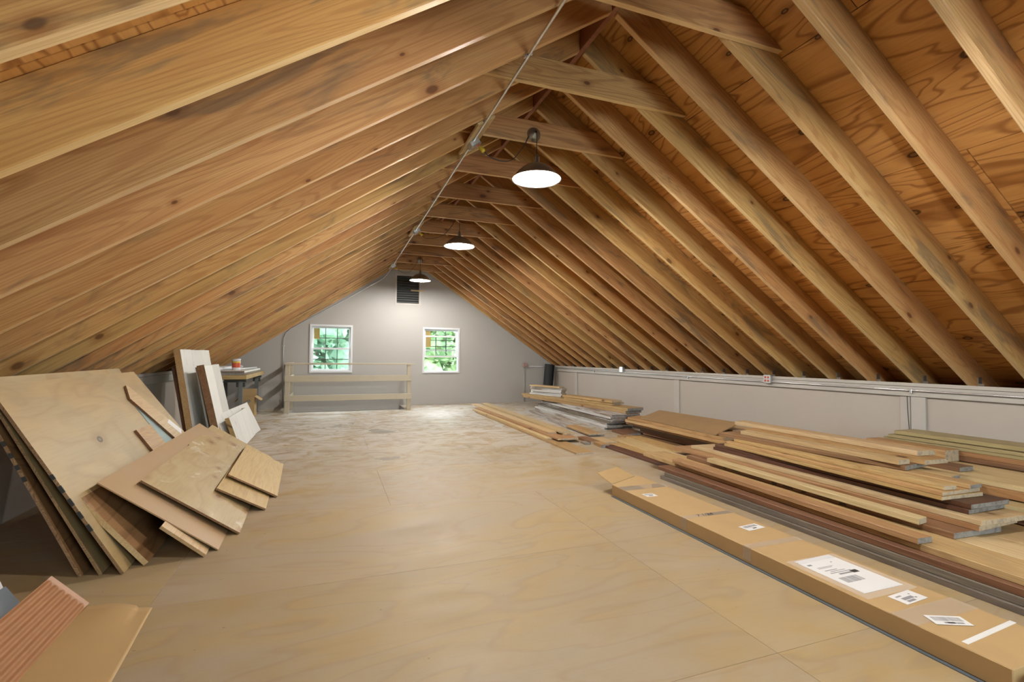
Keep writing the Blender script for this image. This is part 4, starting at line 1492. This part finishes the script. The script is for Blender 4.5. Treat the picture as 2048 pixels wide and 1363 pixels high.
crumple('plastic_bag', 2.50, 1.01, 0.16, 0.075, 0.10, M['poly'], 4, 'crumpled clear plastic bag at the near end of the cardboard box', 'plastic bag')
crumple('grey_cloth', 2.80, 0.93, 0.13, 0.08, 0.05, M['greycloth'], 9, 'grey cloth bundle on the floor beside the plastic bag', 'cloth')

# ------------------------------------------------------------------ left side: leaning sheets
def up(nb, ang, length):
    return (nb[0] - math.cos(math.radians(ang)) * length, nb[1], math.sin(math.radians(ang)) * length)


P1, _, _ = panel('plywood_sheet', (-1.285, 3.43), (-1.35, 5.46), (-1.785, 3.43, 1.09), 'plyD', 'dark-faced plywood sheet leaning behind the big plywood sheet', 0.016)
P1b, _, _ = panel('plywood_sheet', (-1.19, 3.42), (-1.26, 5.45), (-1.742, 3.42, 1.105), 'plyA', 'plywood sheet whose top edge peeks over the big plywood sheet', 0.014)
PB, LB, HB = panel('plywood_sheet', (-1.076, 3.39), (-1.148, 6.109), (-1.69, 3.39, 1.068), 'plyA', 'big plywood sheet leaning on the left knee wall in front of other sheets', 0.016,
                   poly=[(0, 0), (1, 0), (0.815, 1), (0, 1)])


def edge_marks(pobj, L, H, spots, thick, near=True):
    """black paint marks along the near edge of a sheet"""
    for q0, q1 in spots:
        box('edge_mark', (-0.0015, q0 * H, -thick - 0.001), (0.004, q1 * H, 0.001), M['ink'], pobj)


edge_marks(PB, LB, HB, [(0.24, 0.275), (0.31, 0.345), (0.38, 0.415), (0.45, 0.485), (0.52, 0.545)], 0.016)
edge_marks(P1, 2.0, 1.2, [(0.50, 0.525), (0.56, 0.585), (0.62, 0.645), (0.68, 0.705)], 0.016)
panel('veneered_sheet', (-0.99, 3.49), (-1.04, 5.25), (-1.328, 3.49, 0.418), 'plyD', 'brown veneered panel leaning between the big plywood sheet and the tan hardboard', 0.03, 'pine')
panel('hardboard_sheet', (-0.65, 3.604), (-0.713, 6.30), (-1.284, 3.604, 0.478), 'hard', 'smooth tan hardboard panel leaning under the stained plywood', 0.007, 'hard')
panel('plywood_sheet', (-0.572, 3.874), (-0.620, 5.30), (-1.148, 3.88, 0.412), 'plyB', 'stained plywood panel with knots, nearer half of the pair', 0.014, 'edge')
panel('plywood_sheet', (-0.620, 5.31), (-0.70, 6.68), (-1.216, 5.31, 0.405), 'plyB', 'stained plywood panel, farther half of the pair', 0.014, 'edge')
panel('plywood_offcut', (-0.468, 4.40), (-0.545, 6.35), (-0.815, 4.40, 0.197), 'plyC', 'lower small plywood offcut lying against the stained panels', 0.014, 'edge', poly=[(0, 0), (0.9, 0), (1, 0.3), (1, 1), (0, 1)])
panel('plywood_offcut', (-0.417, 4.76), (-0.482, 6.13), (-0.798, 4.76, 0.222), 'plyC', 'topmost small plywood offcut with splintered far edge', 0.014, 'edge', poly=[(0, 0), (1, 0.0), (0.97, 0.1), (1.0, 0.13), (0.95, 0.33), (1.0, 0.4), (0.96, 0.7), (1, 1), (0, 1)])
panel('wood_strip', (-0.70, 3.515), (-0.73, 4.2), (-0.935, 3.515, 0.205), 'pine', 'short yellow wood strip tucked under the tan hardboard', 0.018, 'pine')


# pieces lying on the face of the big sheet (sheet coordinates)
def on_sheet(name, poly, z0, z1, mat, label, cat, edge='edge'):
    bm = bmesh.new()
    A = [bm.verts.new((p, q, z1)) for p, q in poly]
    B = [bm.verts.new((p, q, z0)) for p, q in poly]
    bm.faces.new(A)
    bm.faces.new(B[::-1])
    k_ = len(poly)
    for i in range(k_):
        f = bm.faces.new((A[i], A[(i + 1) % k_], B[(i + 1) % k_], B[i]))
        f.material_index = 1
    o = from_bm(name, bm, [M[mat], M[edge]])
    o.matrix_world = PB.matrix_world.copy()
    return tag(o, label, cat)


on_sheet('metal_plate', [(1.70, 0.92), (1.75, 0.70), (1.80, 0.46), (2.06, 0.46), (1.86, 0.76)], 0.001, 0.004, 'teal', 'blue-green plate lying on the big plywood sheet', 'plate', 'teal')
on_sheet('trim_board', [(1.735, 1.10), (1.637, 0.979), (2.07, 0.50), (2.42, 0.50), (1.775, 1.095)], 0.005, 0.022, 'pine', 'pale trim board with a mitred end lying on the big plywood sheet', 'board', 'brown')
on_sheet('paper_label', [(2.12, 0.665), (2.22, 0.69), (2.38, 0.545), (2.29, 0.51)], 0.0225, 0.0235, 'paper', 'whitish label stuck on the pale trim board', 'label', 'paper')
on_sheet('wood_block', [(1.344, 0.715), (1.40, 0.50), (1.76, 0.50), (1.70, 0.715)], 0.002, 0.022, 'oak', 'small square-cut board lying on the big plywood sheet', 'board', 'brown')


# whitewashed door-like slabs made of boards
def slab(name, nb, fb, top, n, mat, label, thick=0.06, battens=False, side='brown', panelled=False, poly=None):
    a = Vector((nb[0], nb[1], 0.0))
    b_ = Vector((fb[0], fb[1], 0.0))
    u = b_ - a
    L = u.length
    u.normalize()
    wv = Vector(top) - a
    wv -= u * wv.dot(u)
    H = wv.length
    wv.normalize()
    nn = u.cross(wv)
    r_ = empty(name, (0, 0, 0))
    org = a + Vector((0, 0, thick * max(nn.z, 0)))
    r_.matrix_world = Matrix(((u.x, wv.x, nn.x, org.x), (u.y, wv.y, nn.y, org.y), (u.z, wv.z, nn.z, org.z), (0, 0, 0, 1)))
    for i in range(n):
        x0, x1 = L * i / n + 0.002, L * (i + 1) / n - 0.002
        bm = bmesh.new()
        # local X of the piece runs up the board so the grain does too
        add_box(bm, (0, 0, -thick * 0.5), (H - random.uniform(0, 0.015), x1 - x0, 0))
        bevel(bm, 0.003)
        o = from_bm('plank', bm, M[mat], r_)
        o.matrix_local = Matrix(((0, -1, 0, x1), (1, 0, 0, 0), (0, 0, 1, 0), (0, 0, 0, 1)))
    box('side_rail', (0.0, 0.0, -thick), (0.05, H, -thick * 0.5 - 0.001), M[side], r_, 0.003)
    box('side_rail', (L - 0.05, 0.0, -thick), (L, H, -thick * 0.5 - 0.001), M[side], r_, 0.003)
    box('cross_batten', (0.052, 0.15, -thick), (L - 0.052, 0.25, -thick * 0.5 - 0.001), M[side], r_, 0.003)
    box('cross_batten', (0.052, H - 0.25, -thick), (L - 0.052, H - 0.15, -thick * 0.5 - 0.001), M[side], r_, 0.003)
    # brown raw edge facing the camera
    box('edge_strip', (-0.006, 0.0, -thick), (0.0, H, -0.001), M[side], r_)
    if panelled:
        for (p, q, c, d) in ((0.0, L, 0.0, 0.06), (0.0, 0.07, 0.06, H), (L - 0.07, L, 0.06, H)):
            box('stile', (p, c, 0.0), (q, d, 0.012), M[mat], r_, 0.003)
    return tag(r_, label, 'panel', 'whitewashed slabs leaning by the workbench')


slab('board_slab', (-1.52, 7.0), (-1.55, 8.65), (-1.727, 7.0, 1.295), 3, 'whitec', 'tallest whitewashed slab of three planks leaning on the left rafters', 0.07, side='oak')
slab('board_slab', (-1.23, 7.0), (-1.25, 7.95), (-1.47, 7.0, 1.10), 2, 'whitec', 'shorter whitewashed slab leaning in front of the tallest one', 0.08, side='brown')
slab('board_slab', (-1.15, 7.05), (-1.05, 8.92), (-1.36, 7.05, 0.455), 1, 'whitec', 'low whitewashed slab on its side behind the foremost white slab', 0.05, side='oak')
slab('board_slab', (-1.06, 7.12), (-1.065, 8.45), (-1.205, 7.12, 0.425), 3, 'whitec', 'foremost low whitewashed slab standing on the floor', 0.05, side='oak')
o = box('plank', (0, 0, 0), (1.09, 0.04, 0.05), M['brown'], None, 0.003)
o.matrix_world = Matrix.Translation((-1.60, 7.10, 0.012)) @ Matrix.Rotation(math.radians(-100), 4, 'Y')
tag(o, 'dark brown plank leaning behind the left edge of the tallest white slab', 'board')
o = box('plank', (0, 0, 0), (1.10, 0.16, 0.022), M['whitec'], None, 0.002)
o.matrix_world = Matrix.Translation((-1.345, 7.05, 0.004)) @ Matrix.Rotation(math.radians(-101), 4, 'Y') @ Matrix.Identity(4)
tag(o, 'thin whitewashed plank leaning between the two tall white slabs', 'board')

# ------------------------------------------------------------------ workbench
tb_ = tag(empty('workbench', (-1.78, 10.95, 0.0)), 'grey steel legged workbench with a plank top by the left wall', 'workbench')
BX0, BX1, BY0, BY1 = -0.40, 0.38, -1.15, 1.30
box('bench_top', (BX0, BY0, 0.80), (BX1, BY1, 0.875), M['oak'], tb_, 0.004)
for (lx, ly) in ((BX1 - 0.11, BY0 + 0.14), (BX1 - 0.11, BY1 - 0.30), (BX0 + 0.08, BY0 + 0.14), (BX0 + 0.08, BY1 - 0.30)):
    lg = box('leg', (lx - 0.035, ly - 0.035, 0.0), (lx + 0.035, ly + 0.035, 0.76), M['steelgrey'], tb_, 0.004)
    box('foot', (lx - 0.05, ly - 0.05, 0.0), (lx + 0.05, ly + 0.05, 0.012), M['steelgrey'], lg, 0.003)
    box('leg_bracket', (lx - 0.07, ly - 0.025, 0.66), (lx + 0.07, ly + 0.025, 0.74), M['dark'], lg, 0.004)
for ly in (BY0 + 0.14, BY1 - 0.30):
    box('cross_rail', (BX0 + 0.02, ly - 0.03, 0.745), (BX1 - 0.02, ly + 0.03, 0.798), M['dark'], tb_, 0.004)
for lx in (BX1 - 0.11, BX0 + 0.08):
    box('stretcher', (lx - 0.02, BY0 + 0.18, 0.30), (lx + 0.02, BY1 - 0.34, 0.34), M['steelgrey'], tb_, 0.003)
box('vice_knob', (0.0, BY0 - 0.03, 0.77), (0.03, BY0 + 0.02, 0.80), M['conduit'], tb_, 0.008, 2)
board('bench_board', (-2.12, 9.86), (-2.12, 12.05), 0.68, 0.876, 0.912, 'greyw', 'dark weathered board lying on the workbench', 'boards on the workbench', 'endgrey')
board('bench_board', (-2.10, 9.90), (-2.10, 12.0), 0.65, 0.913, 0.948, 'whitec', 'white painted board on top of the boards on the workbench', 'boards on the workbench', 'greyw')
tag(tube('plastic_pipe', [(-1.92, 9.95, 0.982), (-1.80, 11.9, 0.982)], 0.033, M['white'], None, 14), 'thick white plastic pipe lying on the workbench', 'pipe')
tag(tube('plastic_pipe', [(-1.70, 10.5, 0.963), (-1.52, 11.95, 0.963)], 0.014, M['white'], None, 12), 'thin white plastic rod lying on the workbench behind the bucket', 'pipe')
tag(tube('dark_pipe', [(-2.05, 9.92, 0.968), (-1.99, 11.5, 0.968)], 0.02, M['dark'], None, 12), 'dark pipe lying at the back of the workbench', 'pipe')
bk = tag(empty('paint_bucket', (-1.665, 10.42, 0.949)), 'white tub with a red and yellow label on the workbench', 'bucket')
lathe('tub', [(0.0, 0.0), (0.066, 0.0), (0.068, 0.01), (0.072, 0.19), (0.076, 0.195), (0.076, 0.207), (0.07, 0.21), (0.0, 0.21)], M['white'], bk, 28)
lathe('red_label', [(0.0705, 0.05), (0.0725, 0.135)], M['red'], bk, 28)
lathe('yellow_band', [(0.0725, 0.136), (0.0732, 0.165)], M['yellow'], bk, 28)

# small open carton under the bench
ct = tag(empty('small_carton', (-1.56, 11.15, 0.0)), 'small open carton under the workbench', 'box')
cw, cl_, ch = 0.28, 0.34, 0.40
for (n_, lo, hi) in (('side', (-cw / 2, -cl_ / 2, 0), (-cw / 2 + 0.006, cl_ / 2, ch)), ('side', (cw / 2 - 0.006, -cl_ / 2, 0), (cw / 2, cl_ / 2, ch)),
                     ('side', (-cw / 2 + 0.006, -cl_ / 2, 0), (cw / 2 - 0.006, -cl_ / 2 + 0.006, ch)), ('side', (-cw / 2 + 0.006, cl_ / 2 - 0.006, 0), (cw / 2 - 0.006, cl_ / 2, ch)),
                     ('bottom', (-cw / 2 + 0.006, -cl_ / 2 + 0.006, 0), (cw / 2 - 0.006, cl_ / 2 - 0.006, 0.006))):
    box(n_, lo, hi, M['cardboard'], ct)
o = box('flap', (0, -cl_ / 2, 0), (0.14, cl_ / 2, 0.005), M['cardboard'], ct)
o.location = (cw / 2, 0, ch)
o.rotation_euler = (0, math.radians(35), 0)
o = box('flap', (-0.14, -cl_ / 2, 0), (0, cl_ / 2, 0.005), M['cardboard'], ct)
o.location = (-cw / 2, 0, ch)
o.rotation_euler = (0, math.radians(-50), 0)
o = box('flap', (-cw / 2, 0, 0), (cw / 2, 0.14, 0.005), M['cardboard'], ct)
o.location = (0, cl_ / 2, ch)
o.rotation_euler = (math.radians(80), 0, 0)

# ------------------------------------------------------------------ near left corner
# kraft paper sheet with one lifted corner
bm = bmesh.new()
N = 24
q00, q10, q11, q01 = Vector((-1.10, 3.00, 0)), Vector((-0.80, 2.90, 0)), Vector((-0.72, 1.75, 0)), Vector((-1.16, 1.85, 0))
V = []
for i in range(N + 1):
    row = []
    for j in range(N + 1):
        u, v = i / N, j / N
        p = (q00.lerp(q10, u)).lerp(q01.lerp(q11, u), v)
        z = 0.006 + 0.010 * math.sin(2.6 * u + 1.0) * math.cos(2.0 * v) ** 2 + 0.02 * max(0, 1 - v * 3.2) * (math.sin(math.pi * u) ** 2) * 0.6
        if v < 0.12 and u > 0.75:
            z *= 0.4
        row.append(bm.verts.new((p.x, p.y, max(0.004, z))))
    V.append(row)
for i in range(N):
    for j in range(N):
        bm.faces.new((V[i][j], V[i][j + 1], V[i + 1][j + 1], V[i + 1][j]))
o = from_bm('kraft_paper', bm, M['kraft'], None, True)
sm = o.modifiers.new('thickness', 'SOLIDIFY')
sm.thickness = 0.0012
sm.offset = -1
tag(o, 'sheet of brown kraft paper lying on the floor', 'paper')

# ribbed brown panel bundle tilted against white boards at the left corner of the frame
rb = bmesh.new()
W_, Lr = 0.215, 1.5
NX = 60
top_ = []
for i in range(NX + 1):
    u = i / NX
    rib = 0.5 - 0.5 * math.cos(u * 6 * 2 * math.pi)
    top_.append((u * W_, 0.024 + 0.010 * rib))
rows_ = []
for vi, v in enumerate((0.0, 0.02, 0.035, 1.0)):
    rows_.append([rb.verts.new((x, -v * Lr, z if vi >= 2 else 0.029)) for (x, z) in top_])
for a_, b2 in zip(rows_, rows_[1:]):
    for i in range(NX):
        rb.faces.new((a_[i], b2[i], b2[i + 1], a_[i + 1]))
lowr = [[rb.verts.new((x, -v * Lr, 0.0)) for (x, z) in (top_[0], top_[-1])] for v in (0.0, 1.0)]
rb.faces.new([r_[0] for r_ in rows_] + [lowr[1][0], lowr[0][0]])
rb.faces.new([r_[-1] for r_ in reversed(rows_)] + [lowr[0][1], lowr[1][1]])
rb.faces.new(rows_[0][::-1] + [lowr[0][0], lowr[0][1]])
rb.faces.new(rows_[-1] + [lowr[1][1], lowr[1][0]])
rb.faces.new((lowr[0][0], lowr[1][0], lowr[1][1], lowr[0][1]))
o = from_bm('ribbed_sheet', rb, M['terra'])
ex = Vector((0.145, 0.0, -0.150)).normalized()
ey = Vector((-0.03, 1, 0)).normalized()
ez = ex.cross(ey).normalized()
ex = ey.cross(ez)
o.matrix_world = Matrix(((ex.x, ey.x, ez.x, -1.265), (ex.y, ey.y, ez.y, 3.01), (ex.z, ey.z, ez.z, 0.155), (0, 0, 0, 1)))
tag(o, 'glossy brown ribbed sheet tilted in the near left corner', 'panel')
panel('white_board', (-1.42, 1.7), (-1.42, 3.085), (-1.60, 1.7, 0.46), 'white', 'white board leaning at the left frame edge behind the ribbed sheet', 0.012, 'white', cat='board')
panel('white_board', (-1.455, 1.7), (-1.455, 3.15), (-1.66, 1.7, 0.55), 'white', 'farther white board leaning at the left frame edge', 0.012, 'white', cat='board')
panel('slate_board', (-1.30, 1.7), (-1.31, 3.0), (-1.40, 1.7, 0.15), 'slate', 'slate blue strip between the ribbed sheet and the white boards', 0.012, 'slate', cat='strip')

# ------------------------------------------------------------------ outdoors
lawn = struct(box('ground', (-60, YB + 0.6, -3.6), (60, 70, -3.4), M['lawn']), 'green lawn outside the windows')


def tree(x, y, zb, h, rad, mat, seed, label, n=3600):
    rd = random.Random(seed)
    r_ = tag(empty('tree', (x, y, zb)), label, 'tree', 'trees outside the far windows')
    bm = bmesh.new()
    segs = 8
    pr = None
    for k_ in range(6):
        f = k_ / 5
        rr_ = 0.22 * (1 - 0.75 * f)
        ring = [bm.verts.new((rr_ * math.cos(2 * math.pi * i / segs) + 0.12 * math.sin(3 * f), rr_ * math.sin(2 * math.pi * i / segs), h * 0.85 * f)) for i in range(segs)]
        if pr:
            for i in range(segs):
                bm.faces.new((pr[i], pr[(i + 1) % segs], ring[(i + 1) % segs], ring[i]))
        pr = ring
    from_bm('trunk', bm, M['bark'], r_)
    bm = bmesh.new()
    blobs = [(rd.uniform(-0.55, 0.55) * rad, rd.uniform(-0.4, 0.4) * rad, h * rd.uniform(0.35, 0.92), rad * rd.uniform(0.35, 0.6)) for _ in range(22)]
    for _ in range(n):
        bx0, by0, bz0, br0 = rd.choice(blobs)
        d = Vector((rd.gauss(0, 1), rd.gauss(0, 1), rd.gauss(0, 1))).normalized() * br0 * (rd.random() ** 0.35)
        c = Vector((bx0, by0, bz0)) + d
        a = Vector((rd.gauss(0, 1), rd.gauss(0, 1), rd.gauss(0, 1))).normalized()
        b_ = a.cross(Vector((rd.gauss(0, 1), rd.gauss(0, 1), rd.gauss(0, 1)))).normalized()
        s_ = rd.uniform(0.10, 0.22)
        bm.faces.new([bm.verts.new(c + a * s_), bm.verts.new(c + b_ * s_ * 0.6), bm.verts.new(c - a * s_), bm.verts.new(c - b_ * s_ * 0.6)])
    for (bx0, by0, bz0, br0) in blobs:
        bmesh.ops.create_icosphere(bm, subdivisions=2, radius=br0 * 0.72, matrix=Matrix.Translation((bx0, by0, bz0)))
    o = from_bm('foliage', bm, M[mat], r_, normals=False)
    o['kind'] = 'stuff'
    return r_


tree(-0.7, 20.0, -3.4, 8.5, 2.0, 'leaf2', 11, 'blue-green leafy tree seen through the left window')
tree(4.3, 22.9, -3.4, 8.5, 2.0, 'leaf1', 13, 'bright green tree seen through the right window')
tree(1.5, 27.5, -3.4, 10.0, 2.3, 'leaf1', 14, 'tree farther back between the two window views')
tree(6.3, 28.0, -3.4, 10.0, 2.4, 'leaf2', 15, 'tree farther back behind the right window view')
tree(-3.0, 26.5, -3.4, 10.0, 2.2, 'leaf1', 16, 'tree farther back left of the left window view')
for i, hx in enumerate((-3.6, 1.4, 6.4, 11.4)):
    tree(hx, 33.5, -3.4, 13.0, 2.4, 'leaf2', 30 + i, ['leftmost dark tree of the distant row outside', 'second dark tree of the distant row outside', 'third dark tree of the distant row outside', 'rightmost dark tree of the distant row outside'][i])
# neighbouring gable seen at the bottom of the right window
nb_ = tag(empty('neighbour_shed', (6.2, 17.0, -3.4)), 'pinkish gabled shed outside the right window', 'shed')
prism('gable_wall', [(-2.4, 0.0), (2.4, 0.0), (2.4, 3.0), (0.0, 5.0), (-2.4, 3.0)], 0.0, 3.0, 'y', M['siding'], nb_)
